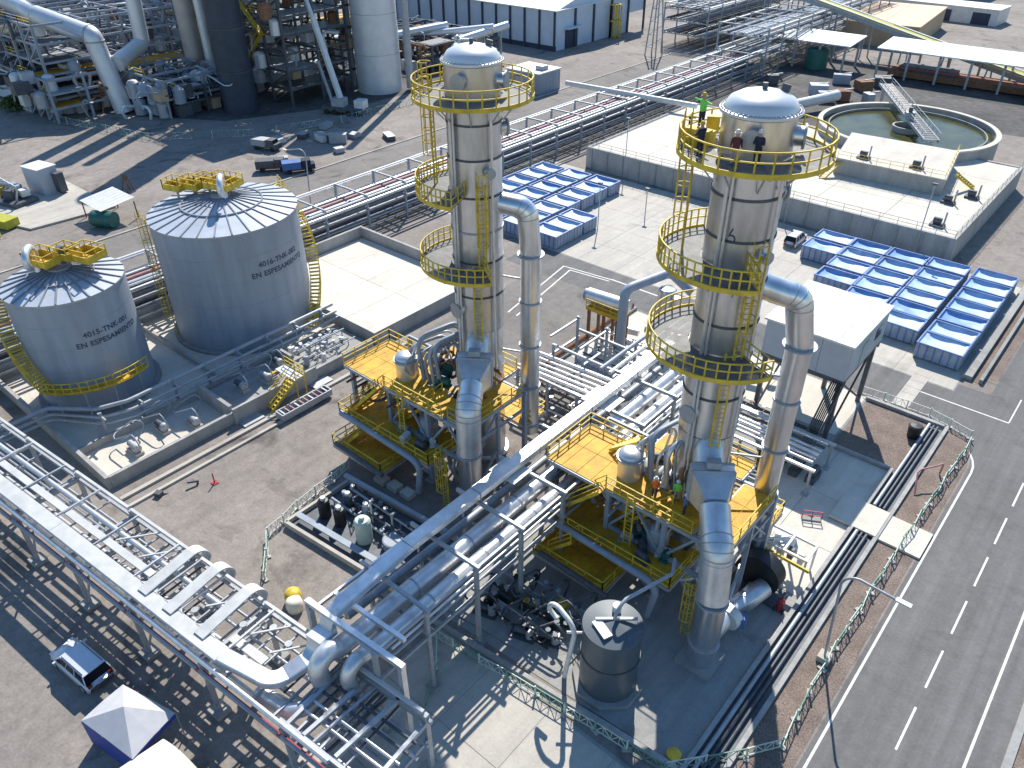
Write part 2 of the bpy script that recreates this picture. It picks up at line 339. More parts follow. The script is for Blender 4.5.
# ================================================================== NEAR PIPE RACK
th = R(5.3); RU = Vector((math.cos(th), math.sin(th), 0)); RV = Vector((-math.sin(th), math.cos(th), 0)); RO = Vector((-60, 6.95, 0))
def Q(u, v, z): return RO + RU * u + RV * v + Vector((0, 0, z))
rk = T('pipe_rack', 'long galvanised pipe rack crossing the lower left corner above parked car', 'pipe rack', (-40, 9, 0))
ZB = 4.9
us = [-16.2, -9, -1.8, 5.4, 12.6, 19.8, 27.2, 34.4, 40.6]
for u in us:
    for v in (.15, 5.0):
        rk.part('column', 'galv', M().bar(Q(u, v, .3), Q(u, v, ZB + (.7 if v > 1 else .1)), .26, .3))
        rk.part('footing', 'concrete2', M().cbox(Q(u, v, .18), 1.1, 1.0, .36, th))
    rk.part('cross_beam', 'galv', M().bar(Q(u, -.1, ZB), Q(u, 5.2, ZB), .24, .32))
    rk.part('cross_beam', 'galv', M().bar(Q(u, .0, 3.3), Q(u, 5.1, 3.3), .2, .26))
    rk.part('brace', 'galv', M().bar(Q(u + .1, .1, .6), Q(u + 2.3, .1, ZB - .3), .12))
for a, b in zip(us[:-1], us[1:]):
    rk.part('front_beam', 'red', M().bar(Q(a + .15, -.05, 4.35), Q(b - .15, -.05, 4.35), .16, .42))
    rk.part('front_rail', 'galv', M().bar(Q(a + .15, -.22, 4.78), Q(b - .15, -.22, 4.78), .16, .2))
    rk.part('back_rail', 'tray', M().bar(Q(a + .15, 5.0, 5.7), Q(b - .15, 5.0, 5.7), .2, .22))
    rk.part('back_beam', 'galv', M().bar(Q(a + .15, 5.0, ZB), Q(b - .15, 5.0, ZB), .18, .28))
k = 0; u = -15
while u < 28.5:
    rk.part('top_beam', 'clad' if k % 2 else 'galv', M().bar(Q(u, 1.5, 5.74), Q(u, 4.9, 5.74), .12, .14)); u += 2.42 if u > 15 else 4.8; k += 1
    if u < 39: rk.part('rung', 'galv', M().bar(Q(u + 1, .2, 5.1), Q(u + 1, 4.9, 5.1), .1, .1))
sec = [(.62, .34), (.56, .42), (-.56, .42), (-.62, .34), (-.62, -.34), (-.56, -.42), (.56, -.42), (.62, -.34)]
def box_sec(w, h, c=.05): w /= 2; h /= 2; return [(w, h - c), (w - c, h), (-w + c, h), (-w, h - c), (-w, -h + c), (-w + c, -h), (w - c, -h), (w, -h + c)]
rk.part('wide_tray', 'tray', M().sweep([Q(-16, .95, 5.62), Q(10, .95, 5.62)], box_sec(1.1, .3, .04), False))
rk.part('wide_tray', 'tray', M().sweep([Q(10.03, .95, 5.62), Q(28.3, .95, 5.62)], box_sec(1.1, .3, .04), False))
rk.part('front_pipe', 'clad', M().tube([Q(-16, .12, 5.25), Q(38, .12, 5.25)], .16, 10))
rk.part('cable_tray', 'tray', M().sweep([Q(-16, 2.3, 5.6), Q(19.4, 2.3, 5.6)], box_sec(.55, .12, .02), False))
rk.part('cable_tray', 'tray', M().sweep([Q(27.4, 2.3, 5.2), Q(30.4, 2.3, 5.2)], box_sec(.6, .12, .02), False))
rk.part('pipe', 'clad', M().tube([Q(-16, 3.35, 5.4), Q(26, 3.35, 5.4)], .2, 10))
for v, r_, mm in ((1.0, .16, 'clad'), (2.3, .2, 'galv'), (3.6, .12, 'clad'), (4.5, .1, 'galv')):
    rk.part('pipe', mm, M().tube([Q(-16, v, 3.43 + r_), Q(41, v, 3.43 + r_)], r_, 8))
for u in (20.3, 22.9, 26.1):
    pts = fillet([Q(u, .95, 5.83), Q(u, 5.35, 5.83), Q(u, 5.35, 4.6)], .65, 7)
    rk.part('crossover_tray', 'tray', M().sweep(pts, box_sec(.9, .1, .015), False))
    for s_ in (-1, 1):
        cv = []
        for k in range(7):
            a = R(15 * k); cv.append(Q(u + s_ * (.47 + .6 * (1 - math.sin(a))), 1.45 + .6 * (1 - math.cos(a)), 5.80))
        m = M(); c0 = Q(u + s_ * .45, 1.45, 5.80)
        for k in range(6): m.add([c0, cv[k], cv[k + 1]] , [(0, 1, 2) if s_ > 0 else (2, 1, 0)])
        rk.part('tray_gusset', 'tray', m)
for u in [x * 1.7 + 12 for x in range(15)]:
    v = rnd.uniform(1.9, 4.2); p = Q(u, v, 4.95); e = Q(u, 4.8, 4.95)
    if rnd.random() < .5: rk.part('valve', 'galv', M().tube([p, p + Vector((0, 0, .4))], .15, 8).tube([p + Vector((0, 0, .44)), p + Vector((0, 0, .5))], .24, 10))
    else: rk.part('branch_pipe', 'galv', M().bar(p, e, .12))
for u in [1.2 * k + 13.4 for k in range(22)]: rk.part('sleeper', 'dgrey' if int(u) % 3 else 'galv', M().bar(Q(u, 1.7, 4.75), Q(u, 4.9, 4.75), .1, .12))
for u in (14.5, 17.2, 24.4, 28.2, 30.4): rk.part('plan_brace', 'tray', M().bar(Q(u, 2.7, 5.6), Q(u + 1.9, 4.9, 5.6), .1))
# frame bay at the end of the rack
for v0, z in ((.3, 5.2), (5.0, 5.2)):
    rk.part('end_beam', 'galv', M().bar(Q(34, v0, z), Q(41, v0, z), .2, .24))
for u in (31.4, 33.2, 35, 36.8, 38.6):
    rk.part('end_rung', 'galv', M().bar(Q(u, .3, 4.65), Q(u, 5.0, 4.65), .14, .18))
for v in (1.6, 2.3, 3.0, 3.7):
    rk.part('end_pipe', 'dgrey' if v > 2.5 else 'clad', M().tube([Q(34.5, v, 4.9), Q(41, v, 4.9)], .1, 8))
# big bends in silver-blue ducting under the main duct
rk.part('bend_duct', 'clad', M().tube(fillet([Q(31, 1.1, 4.2), Q(34.2, 1.1, 4.2), Q(34.2, 4.2, 4.2), Q(34.2, 8, 4.2)], 1.2, 6), .5, 14))

# ================================================================== SILVER DUCT AND CONNECTING RACK
sd = T('silver_duct', 'long bright silver duct climbing from the near rack toward second tower', 'duct', (-28, 34, 0))
p0 = Q(28.33, .95, 5.6)
path = fillet([p0, Vector((-27.5, 10.8, 5.62)), Vector((-27.6, 14.7, 5.4)), Vector((-27.95, 14.9, 8.3)), Vector((-28.0, 22, 8.3))], 1.5, 9)
sd.part('bend', 'clad', M().sweep(path, box_sec(1.0, .5, .06), False))
y = 22.02
for y1 in (28.5, 35, 41.5, 48, 54.3):
    sd.part('duct_section', 'clad', M().sweep([(-28, y, 8.3), (-28, y1 - .03, 8.3)], box_sec(.95, .55, .05), False))
    sd.part('seam', 'galv', M().sweep([(-28, y1 - .14, 8.3), (-28, y1 - .05, 8.3)], box_sec(1.03, .62, .05), False)); y = y1
sd.part('saddle', 'white', M().box(-29.3, -26.9, 31.2, 33.2, 7.8, 7.86)); sd.part('saddle', 'white', M().box(-29.5, -26.7, 42.6, 44.8, 7.8, 7.86))
cr = T('connecting_pipe_rack', 'tall grey pipe rack carrying silver pipes beneath the long silver duct', 'pipe rack', (-27, 34, 0))
for i, y in enumerate((15.6, 19.6, 24, 28.4, 33, 38, 43, 48, 53)):
    for x in (-29.2, -23.9):
        if i == 0 and x < -25: continue
        cr.part('column', 'galv', M().bar((x, y, .2), (x, y, 7.7), .26)); cr.part('footing', 'concrete2', M().cbox((x, y, .13), .8, .8, .26))
    cr.part('cross_beam', 'galv', M().bar((-29.8, y, 7.65), (-23.6, y, 7.65), .2, .28)); cr.part('cross_beam', 'galv', M().bar((-29.2, y, 5.4), (-23.7, y, 5.4), .2, .26))
for x in (-29.2, -23.9):
    for ya, yb in ((15.8, 28.2), (28.6, 42.8), (43.2, 53)):
        cr.part('rail', 'clad' if x < -25 else 'galv', M().bar((x, ya, 7.4), (x, yb, 7.4), .16, .24)); cr.part('rail', 'galv', M().bar((x, ya, 5.1), (x, yb, 5.1), .16, .22))
for x, z, r_, mm, ya in ((-26.6, 6.35, .62, 'clad', 15), (-25.1, 6.2, .5, 'clad', 16.5), (-24.15, 7.0, .09, 'clad', 17), (-24.15, 6.4, .09, 'clad', 17), (-24.15, 5.8, .1, 'galv', 17), (-28.3, 6.0, .3, 'galv', 17), (-27.4, 5.8, .16, 'dgrey', 16)):
    for a, b in ((ya, 33.5), (33.54, 53)):
        cr.part('pipe', mm, M().tube([(x, a, z), (x, b, z)], r_, 14 if r_ > .3 else 8))
for y in (21, 26, 31, 36, 40):
    for x, r_ in ((-26.6, .65), (-25.1, .53)): cr.part('pipe_band', 'galv', M().tube([(x, y, 6.35 if r_ > .6 else 6.2), (x, y + .12, 6.35 if r_ > .6 else 6.2)], r_, 14))
cr.part('pipe', 'clad', M().tube(fillet([(-26.6, 15, 6.35), (-26.6, 13.9, 6.35), (-26.6, 13.7, 3.6)], .8, 5), .6, 14))
cr.part('pipe', 'clad', M().tube(fillet([(-25.1, 16.5, 6.2), (-25.1, 14.7, 6.2), (-25.1, 14.6, 3.4)], .7, 5), .48, 14))
for x in (-28.7, -24.9):
    for ya, yb in ((17, 33.4), (33.6, 53)): cr.part('cable_ladder', 'dgrey' if x < -26 else 'galv', M().bar((x, ya, 5.62), (x, yb, 5.62), .6, .1))  # ladder layers added to make the rack's ground shadow more solid
# portal frame at the near end
cr.part('portal_column', 'clad', M().bar((-22.1, 16, .2), (-22.1, 16, 7.6), .34)); cr.part('portal_column', 'galv', M().bar((-29.6, 15.4, .2), (-29.6, 15.4, 7.6), .34))
cr.part('portal_beam', 'clad', M().bar((-29.8, 15.42, 7.72), (-21.9, 16.02, 7.72), .34, .34)); cr.part('portal_beam', 'clad', M().bar((-29, 16.9, 7.7), (-23.2, 17.3, 7.7), .26, .28))
cr.part('portal_column', 'galv', M().bar((-24.4, 14.2, .2), (-24.4, 14.2, 5.2), .3)); cr.part('portal_beam', 'galv', M().bar((-24.4, 14.2, 5.2), (-24.4, 10.6, 5.2), .24)); cr.part('portal_beam', 'galv', M().bar((-22.1, 15.8, 5.2), (-22.1, 11, 5.2), .24))
for z in (3.2, 3.9, 4.5):
    cr.part('branch_pipe', 'dgrey' if z < 4 else 'galv', M().tube([(-22.9 - z * .2, 10.8, z + .5), (-22.9 - z * .2, 15.8, z + .5)], .11, 8))

# ================================================================== TOWERS
def ladder(M_, x, y, z0, z1, ang, cage=True):
    c, s_ = math.cos(R(ang)), math.sin(R(ang)); tx, ty = -s_, c
    for k in (-.28, .28): M_.bar((x + tx * k, y + ty * k, z0), (x + tx * k, y + ty * k, z1), .09)
    z = z0 + .3
    while z < z1: M_.bar((x - tx * .28, y - ty * .28, z), (x + tx * .28, y + ty * .28, z), .05); z += .35
    if cage:
        z = z0 + 2.2; pr = [(.3, 0), (.42, .35), (.25, .72), (-.25, .72), (-.42, .35), (-.3, 0)]
        pp = [(x + tx * a + c * b, y + ty * a + s_ * b) for a, b in pr]
        while z < z1 + 1:
            for a, b in zip(pp[:-1], pp[1:]): M_.bar((*a, z), (*b, z), .05, .06)
            z += .9
        for a in pp[1:5]: M_.bar((*a, z0 + 2.2), (*a, z1 + .9), .05)
def ring_platform(t, cx, cy, z, r0, r1, a0, a1, n=28):
    pf = t.part('platform', 'grate', M().sector(cx, cy, r0, r1 - .02, z - .05, z, a0, a1, n))
    t.part('platform_edge', 'yellow', M().sector(cx, cy, r1, r1 + .07, z - .16, z + .12, a0, a1, n), pf)
    m = M(); pts = [(cx + (r1 - .02) * math.cos(R(a0 + (a1 - a0) * k / n)), cy + (r1 - .02) * math.sin(R(a0 + (a1 - a0) * k / n)), z + .08) for k in range(n + 1)]
    m.rail(pts, 1.1, .075, 1.3, False, 0)
    if abs(a1 - a0) < 359:
        for a in (a0, a1):
            c, s_ = math.cos(R(a)), math.sin(R(a)); m.rail([(cx + r0 * c, cy + r0 * s_, z + .04), (cx + r1 * c, cy + r1 * s_, z + .04)], 1.1, .065, 1.2, False, .1)
    t.part('railing', 'yellow', m, pf)
    k = a0 + 8
    while k < a1:
        c, s_ = math.cos(R(k)), math.sin(R(k)); t.part('bracket', 'galv', M().bar((cx + r0 * c, cy + r0 * s_, z - .15), (cx + r1 * c, cy + r1 * s_, z - .15), .1, .18).bar((cx + r0 * c, cy + r0 * s_, z - 1.6), (cx + r1 * .8 * c, cy + r1 * .8 * s_, z - .22), .08), pf); k += 40
    return pf
def tower(cx, cy, H, label, rp, stack, zin, zout, rings):
    t = T('absorption_tower', label, 'tower', (cx, cy, 0), 'pair of stainless absorption towers')
    Rr = 1.93
    t.part('skirt', 'steel', M().lathe(cx, cy, [(Rr + .25, .05), (Rr + .25, .3), (Rr, .35), (Rr - .05, 9.6), (Rr - .35, 10.6)], 40))
    segs = [10.6, 13.2, 16.3, 19.2, 21.6, 24.3, 27.0, 29.4, H - .55]
    for a, b in zip(segs[:-1], segs[1:]):
        r_ = Rr if a > 12 else Rr - .1
        t.part('shell_course', 'steel' if rnd.random() < .65 else 'steel2', M().lathe(cx, cy, [(r_, a), (r_, b - .02)], 48))
        t.part('flange_band', 'dgrey' if rnd.random() < .75 else 'galv', M().lathe(cx, cy, [(r_, b - .12), (r_ + .06, b - .12), (r_ + .06, b + .02), (r_, b + .02)], 48))
    d = t.part('dome', 'greyduct', M().lathe(cx, cy, [(Rr + .02, H - .6), (Rr + .2, H - .6), (Rr + .2, H - .45), (Rr + .02, H - .42)], 48).lathe(cx, cy, [(Rr - .02, H - .42), (Rr * .96, H - .22), (Rr * .86, H + .06), (Rr * .62, H + .3), (Rr * .3, H + .46), (.01, H + .5)], 48, share=True))
    t.part('vent', 'dgrey', M().tube([(cx, cy, H + .5), (cx, cy, H + .8)], .14, 10), d)
    t.part('vent', 'dgrey', M().tube([(cx + .7, cy + .9, H + .3), (cx + .75, cy + .98, H + .65)], .24, 12), d)
    m = M()
    for k in range(48):
        a = R(k * 7.5); m.cbox((cx + (Rr + .12) * math.cos(a), cy + (Rr + .12) * math.sin(a), H - .41), .07, .07, .1, a)
    t.part('bolt_circle', 'galv', m, d)
    for ang, z, r_ in ((25, H - 1.75, .52), (-72, H - 1.5, .42), (60, H - 5.2, .5), (-100, 15.0, .5), (-20, 26.1, .25)):
        c, s_ = math.cos(R(ang)), math.sin(R(ang)); q = lambda d_: (cx + c * d_, cy + s_ * d_, z)
        mh = t.part('manhole', 'steel', M().tube([q(Rr - .2), q(Rr + .38)], r_, 20))
        t.part('manhole_cover', 'galv', M().tube([q(Rr + .39), q(Rr + .5)], r_ + .14, 20), mh)
    for ang, r_ in ((-95, .13), (-88, .08), (-15, .1)):
        c, s_ = math.cos(R(ang)), math.sin(R(ang)); x, y = cx + c * (Rr + .25), cy + s_ * (Rr + .25)
        t.part('riser_pipe', 'clad', M().tube([(x, y, 5), (x, y, H - 3)], r_, 8))
    for z, r0, r1, a0, a1 in rings: ring_platform(t, cx, cy, z, Rr + .12, r1, a0, a1)
    m = M(); a = 205; x, y = cx + 3.1 * math.cos(R(a)), cy + 3.1 * math.sin(R(a)); ladder(m, x, y, rings[1][0], rings[0][0] + 1, a); t.part('caged_ladder', 'yellow', m)
    m = M(); a = -38; x, y = cx + (Rr + .35) * math.cos(R(a)), cy + (Rr + .35) * math.sin(R(a)); ladder(m, x, y, rings[2][0], rings[1][0] + 1, a); t.part('caged_ladder', 'yellow', m)
    m = M(); a = -50; x, y = cx + (Rr + .4) * math.cos(R(a)), cy + (Rr + .4) * math.sin(R(a)); ladder(m, x, y, 8, rings[2][0] + .5, a, False); t.part('ladder', 'yellow', m)
    # bottle-green equipment box on the top platform
    t.part('junction_box', 'yellow', M().cbox((cx - 2.9, cy + .6, rings[0][0] + .75), .7, .5, .9, .5))
    # gas return pipe: out of the shell, over and down
    v = Vector((rp[0] - cx, rp[1] - cy, 0)); vn = v.normalized()
    pts = fillet([Vector((cx, cy, zout)) + vn * 1.6, Vector((rp[0], rp[1], zout)), Vector((rp[0], rp[1], zout - 4))], 2.0, 9)
    g_ = t.part('return_bend', 'steel', M().tube(pts, .82, 20))
    for i in range(3, len(pts) - 1, 2):
        d_ = (pts[i + 1] - pts[i]).normalized(); t.part('weld_seam', 'galv', M().tube([pts[i] - d_ * .03, pts[i] + d_ * .03], .835, 20), g_)
    z = zout - 4
    while z > 2.6:
        z2 = max(2.5, z - 4.0); t.part('return_pipe', 'steel', M().tube([(rp[0], rp[1], z - .02), (rp[0], rp[1], z2 + .02)], .8, 20))
        t.part('pipe_flange', 'galv', M().tube([(rp[0], rp[1], z - .06), (rp[0], rp[1], z + .06)], .92 if abs(z - zout + 4) > 1 else 1.06, 20)); z = z2
    # inlet duct: bend off the shell, rectangular transition and elbow down to the stack
    v = Vector((stack[0] - cx, stack[1] - cy, 0)); L_ = v.length; vn = v / L_; A = Vector((cx, cy, zin))
    P_ = lambda d_, dz=0: A + vn * d_ + Vector((0, 0, dz))
    t.part('inlet_neck', 'clad', M().tube(fillet([P_(.4, 2.0), P_(1.5, 1.2), P_(3.05, 0)], .8, 5), 1.05, 20))
    side = Vector((-vn.y, vn.x, 0)); up = Vector((0, 0, 1))
    def frame_ring(d_, w, h, dz=0): return [P_(d_, dz) + side * a * w + up * b * h for a, b in ((-1, -1), (1, -1), (1, 1), (-1, 1))]
    m = M(); rs = [frame_ring(3.0, .95, .95, .05), frame_ring(3.2, 1.35, 1.2), frame_ring(3.9, 1.35, 1.2, -.1), frame_ring(5.6, .72, .72, -.35)]
    for a, b in zip(rs[:-1], rs[1:]):
        for k in range(4): m.add([a[k], a[(k + 1) % 4], b[(k + 1) % 4], b[k]], [(0, 1, 2, 3)])
    m.add(rs[-1], [(0, 1, 2, 3)]); tr = t.part('transition', 'clad', m)
    m = M()
    for rr in (rs[1], rs[2]):
        for k in range(4): m.bar(rr[k], rr[(k + 1) % 4], .12, .16)
    t.part('transition_flange', 'galv', m, tr)
    t.part('damper_motor', 'galv', M().cbox(P_(3.5, 1.45), .6, .9, .5, math.atan2(vn.y, vn.x)), tr)
    pts = fillet([P_(5.5, -.35), P_(L_, -.6), Vector((stack[0], stack[1], zin - 5))], 2.4, 9)
    el = t.part('inlet_elbow', 'clad', M().tube(pts, .98, 20))
    for i in range(2, len(pts) - 1, 2):
        d_ = (pts[i + 1] - pts[i]).normalized(); t.part('weld_seam', 'galv', M().tube([pts[i] - d_ * .04, pts[i] + d_ * .04], 1.0, 20), el)
    z = zin - 5
    while z > .5:
        z2 = max(.4, z - 4); t.part('inlet_stack', 'steel', M().tube([(stack[0], stack[1], z - .02), (stack[0], stack[1], z2)], .95, 20))
        t.part('pipe_flange', 'galv', M().tube([(stack[0], stack[1], z - .08), (stack[0], stack[1], z + .06)], 1.06, 20)); z = z2
    t.part('stack_plinth', 'concrete2', M().box(stack[0] - 1.25, stack[0] + 1.25, stack[1] - 1.25, stack[1] + 1.25, .03, .4))
    for z in (10.9, 17.6):
        t.part('pipe_stay', 'galv', M().bar((cx, cy, z), (rp[0], rp[1], z - .4), .12)); 
    return t
t2 = tower(-17.2, 39.75, 34.15, 'right-hand stainless tower with four people on its top platform', (-13.25, 42.3), (-11.8, 32.6), 11.1, 23.6,
      [(31.45, 0, 4.05, -180, 180), (25.3, 0, 4.5, 130, 312), (19.6, 0, 4.6, 105, 335)])
ep = []
for k in range(17):
    a = R(-90 + 300 * k / 16) if k < 13 else None
    if a is not None: ep.append((.2 * math.cos(a), -.12 + .2 * math.sin(a)))
ep += [(-.1, .16), (.02, .42)]
t2.part('emblem', 'print', M().tube([(-17.2 + 1.95 * math.cos(R(-79) + u / 1.95), 39.75 + 1.95 * math.sin(R(-79) + u / 1.95), 27.25 + w * 1.1) for u, w in ep], .045, 6))
t1 = tower(-37.9, 39.9, 33.75, 'left-hand stainless tower with an empty top platform', (-34.4, 42.0), (-33.4, 33.4), 10.9, 23.4,
      [(31.0, 0, 4.15, -180, 180), (24.4, 0, 4.35, 135, 290), (18.7, 0, 4.4, 110, 325)])

# process frames round the tower feet
def process_frame(dx, dy, label, seed):
    rr = random.Random(seed); X = lambda x: x + dx; Y = lambda y: y + dy
    t = T('tower_platform', label, 'steel platform', (X(-19), Y(38), 0), 'yellow platform frames at the tower feet')
    def deck(x0, x1, y0, y1, z, sides, nm='deck'):
        n = max(1, round((x1 - x0) / 1.3))
        ny_ = max(1, round((y1 - y0) / 2.2))
        for i in range(n):
            for j in range(ny_):
                a, b = x0 + (x1 - x0) * i / n, x0 + (x1 - x0) * (i + 1) / n; c, e = y0 + (y1 - y0) * j / ny_, y0 + (y1 - y0) * (j + 1) / ny_; q = rr.uniform(0, .012)
                t.part('deck_panel', 'ygrate', M().box(X(a + .02), X(b - .02), Y(c + .02), Y(e - .02), z - .05 - q, z - q))
        m = M()
        for (xa, ya, xb, yb) in ((x0, y0, x1, y0), (x1, y0, x1, y1), (x1, y1, x0, y1), (x0, y1, x0, y0)): m.bar((X(xa), Y(ya), z - .2), (X(xb), Y(yb), z - .2), .16, .28)
        t.part('edge_beam', 'galv', m)
        C = {'S': ((x0, y0), (x1, y0)), 'E': ((x1, y0), (x1, y1)), 'N': ((x1, y1), (x0, y1)), 'W': ((x0, y1), (x0, y0))}
        for sd_ in sides:
            a, b = C[sd_]; t.part('railing', 'yellow', M().rail([(X(a[0]), Y(a[1]), z), (X(b[0]), Y(b[1]), z)], 1.1, .07, 1.4))
    # upper level
    deck(-26.8, -21.7, 34.9, 40.2, 8.0, 'WN'); deck(-21.66, -19.3, 34.9, 43, 8.02, 'S'); deck(-19.26, -14.9, 34.9, 37.4, 8.0, 'S'); deck(-14.5, -12.3, 35.2, 41.6, 8.02, 'SE'); deck(-19.26, -14.9, 41.9, 44, 8.0, 'N')
    # middle and lower levels
    deck(-26.2, -21, 33.3, 42.5, 4.0, 'SW'); deck(-20.96, -15.1, 33.3, 37.5, 4.02, 'SE'); deck(-20.96, -12.5, 42.0, 45, 4.0, 'NE')
    deck(-25.4, -19.2, 31.6, 36, 1.9, 'SWE')
    for x in (-26.3, -21.6, -17, -12.4):
        for y in (35.3, 42.1):
            t.part('column', 'tank', M().bar((X(x), Y(y), .05), (X(x), Y(y), 7.7), .34)); t.part('base_plate', 'concrete2', M().cbox((X(x), Y(y), .12), .9, .9, .2))
    for x0, x1 in ((-21.6, -17), (-17, -12.4)):
        xm = (x0 + x1) / 2
        t.part('brace', 'tank', M().bar((X(x0 + .2), Y(35.3), 4.4), (X(xm), Y(35.3), 7.3), .18)); t.part('brace', 'tank', M().bar((X(x1 - .2), Y(35.3), 4.4), (X(xm), Y(35.3), 7.3), .18))
        t.part('girder', 'tank', M().bar((X(x0 + .2), Y(35.3), 4.25), (X(x1 - .2), Y(35.3), 4.25), .22, .3))
    t.part('girder', 'tank', M().bar((X(-26.3), Y(35.1), 7.62), (X(-12.2), Y(35.1), 7.62), .2, .34)); t.part('girder', 'tank', M().bar((X(-26.3), Y(42.1), 7.62), (X(-12.2), Y(42.1), 7.62), .2, .34))
    for x in (-26.3, -21.6, -12.4):
        t.part('column', 'tank', M().bar((X(x), Y(38.7), .05), (X(x), Y(38.7), 7.7), .28)); t.part('beam', 'tank', M().bar((X(x), Y(35.5), 6.0), (X(x), Y(42), 6.0), .18, .24)); t.part('brace', 'tank', M().bar((X(x), Y(35.6), 4.3), (X(x), Y(38.5), 7.4), .14)); t.part('brace', 'tank', M().bar((X(x), Y(41.8), 4.3), (X(x), Y(38.9), 7.4), .14)); t.part('brace', 'tank', M().bar((X(x), Y(35.6), .3), (X(x), Y(38.5), 3.7), .14))
    for (xa, ya, za, zb) in ((-25.6, 34.2, 4.0, 8.0), (-24.6, 32.4, 1.9, 4.0), (-21.0, 36.4, 4.0, 8.0)):
        n_ = int((zb - za) / .22); L_ = (zb - za) * .95
        for k in range(n_): t.part('tread', 'ygrate', M().box(X(xa + L_ * (k + .3) / n_), X(xa + L_ * (k + .3) / n_ + .27), Y(ya), Y(ya + .9), za + (zb - za) * (k + 1) / n_ - .05, za + (zb - za) * (k + 1) / n_))
        for q in (-.04, .94):
            t.part('stringer', 'yellow', M().bar((X(xa), Y(ya + q), za), (X(xa + L_), Y(ya + q), zb), .06, .26)); t.part('stair_rail', 'yellow', M().bar((X(xa), Y(ya + q), za + 1), (X(xa + L_), Y(ya + q), zb + 1), .07).bar((X(xa), Y(ya + q), za + .55), (X(xa + L_), Y(ya + q), zb + .55), .05).bar((X(xa), Y(ya + q), za), (X(xa), Y(ya + q), za + 1.05), .07).bar((X(xa + L_), Y(ya + q), zb), (X(xa + L_), Y(ya + q), zb + 1.05), .07))
    # steps on the upper deck
    for k in range(7): t.part('tread', 'yellow', M().cbox((X(-23.6 + k * .28), Y(38.9), 8.2 + k * .25), .3, 1.0, .05))
    t.part('stringer', 'yellow', M().bar((X(-23.8), Y(38.4), 8.1), (X(-21.6), Y(38.4), 9.9), .06, .22)); t.part('stringer', 'yellow', M().bar((X(-23.8), Y(39.4), 8.1), (X(-21.6), Y(39.4), 9.9), .06, .22))
    # scrubber vessel through the deck
    v = t.part('vessel', 'clad', M().lathe(X(-21.2), Y(37.1), [(.85, 5.2), (.85, 10.0)], 28).lathe(X(-21.2), Y(37.1), [(.85, 10), (.75, 10.2), (.4, 10.35), (.01, 10.4)], 28, share=True))
    t.part('vessel_flange', 'galv', M().lathe(X(-21.2), Y(37.1), [(.85, 9.7), (1.02, 9.7), (1.02, 9.85), (.85, 9.85)], 28), v)
    v = t.part('vessel', 'galv', M().lathe(X(-17.8), Y(36.1), [(.8, .4), (.8, 5.8)], 24).lathe(X(-17.8), Y(36.1), [(.8, 5.8), (.5, 6.1), (.01, 6.2)], 24, share=True))
    # pump/motor groups and hoppers on the decks
    for k in range(26):
        x, y, z = rr.choice([(-20.6 + rr.random() * 3.2, 37.8 + rr.random() * 2, 8.05), (-19.5 + rr.random() * 3, 42.3 + rr.random() * 1.2, 8.05), (-25 + rr.random() * 3, 38 + rr.random() * 3.5, 4.05), (-20 + rr.random() * 4, 34.2 + rr.random() * 2, 4.05)])
        c = Vector((X(x), Y(y), z)); a = rr.random() * 3
        p = t.part('pump', rr.choice(['galv', 'teal', 'dgrey', 'white']), M().cbox(c + Vector((0, 0, .1)), 1.1, .6, .2, a).tube([c + Vector((-.4 * math.cos(a), -.4 * math.sin(a), .5)), c + Vector((.5 * math.cos(a), .5 * math.sin(a), .5))], .28, 12))
    # bent pipes running between vessel, tower and deck edge
    for k in range(8):
        x0 = -20.9 + .42 * k; z1 = 10.2 + (k % 4) * .5; y0 = 38.0 + .2 * (k % 3)
        t.part('process_pipe', rr.choice(['galv', 'clad', 'galv', 'tank']), M().tube(fillet([(X(x0), Y(y0), 4.2 + k % 3), (X(x0), Y(y0), z1), (X(x0 + .8), Y(y0 + 2.4 + .15 * k), z1 + .2), (X(x0 + .8), Y(y0 + 2.4 + .15 * k), 7)], .4, 4), rr.choice([.1, .13, .17]), 8))
    for k in range(12):
        x0 = -25.4 + .85 * k; t.part('process_pipe', rr.choice(['galv', 'rust', 'clad', 'dgrey']), ortho(X(x0), Y(36 + rr.random() * 3), 4.1, 5.0 + rr.random() * 1.6, X(x0 + rr.uniform(-1.5, 2.5)), Y(40 + rr.random() * 2), 2, rr.choice([.08, .12, .2])))
    for k in range(6):
        x0 = -25 + 2 * k; t.part('process_pipe', rr.choice(['galv', 'dgrey', 'clad']), ortho(X(x0), Y(36.5 + rr.random()), .1, 1.2 + rr.random(), X(x0 + rr.uniform(-2, 2.4)), Y(39 + rr.random() * 2), .1, rr.choice([.1, .15, .22])))
    for k in range(10):
        x0, y0 = rr.uniform(-20.8, -15), rr.uniform(37.6, 41.5); t.part('process_pipe', rr.choice(['galv', 'clad', 'dgrey', 'rust', 'tank']), ortho(X(x0), Y(y0), 8.05, 8.6 + rr.random() * 1.8, X(x0 + rr.uniform(-1.5, 1.5)), Y(y0 + rr.uniform(-1.5, 1.5)), 8.05, rr.choice([.07, .1, .14])))
    for k in range(5):
        x0, y0 = rr.uniform(-20.6, -15.6), rr.uniform(37.9, 41.6); t.part('instrument_panel', rr.choice(['cab', 'dgrey', 'white', 'teal']), M().cbox((X(x0), Y(y0), 8.75), .7, .3, 1.3, rr.random()))
    for k in range(6):
        x0 = -25.8 + 1.0 * k; t.part('cross_pipe', rr.choice(['dgrey', 'rust', 'galv']), M().tube([(X(x0), Y(34.2), 6.9 - .2 * (k % 3)), (X(x0), Y(42), 6.9 - .2 * (k % 3))], .11, 8))
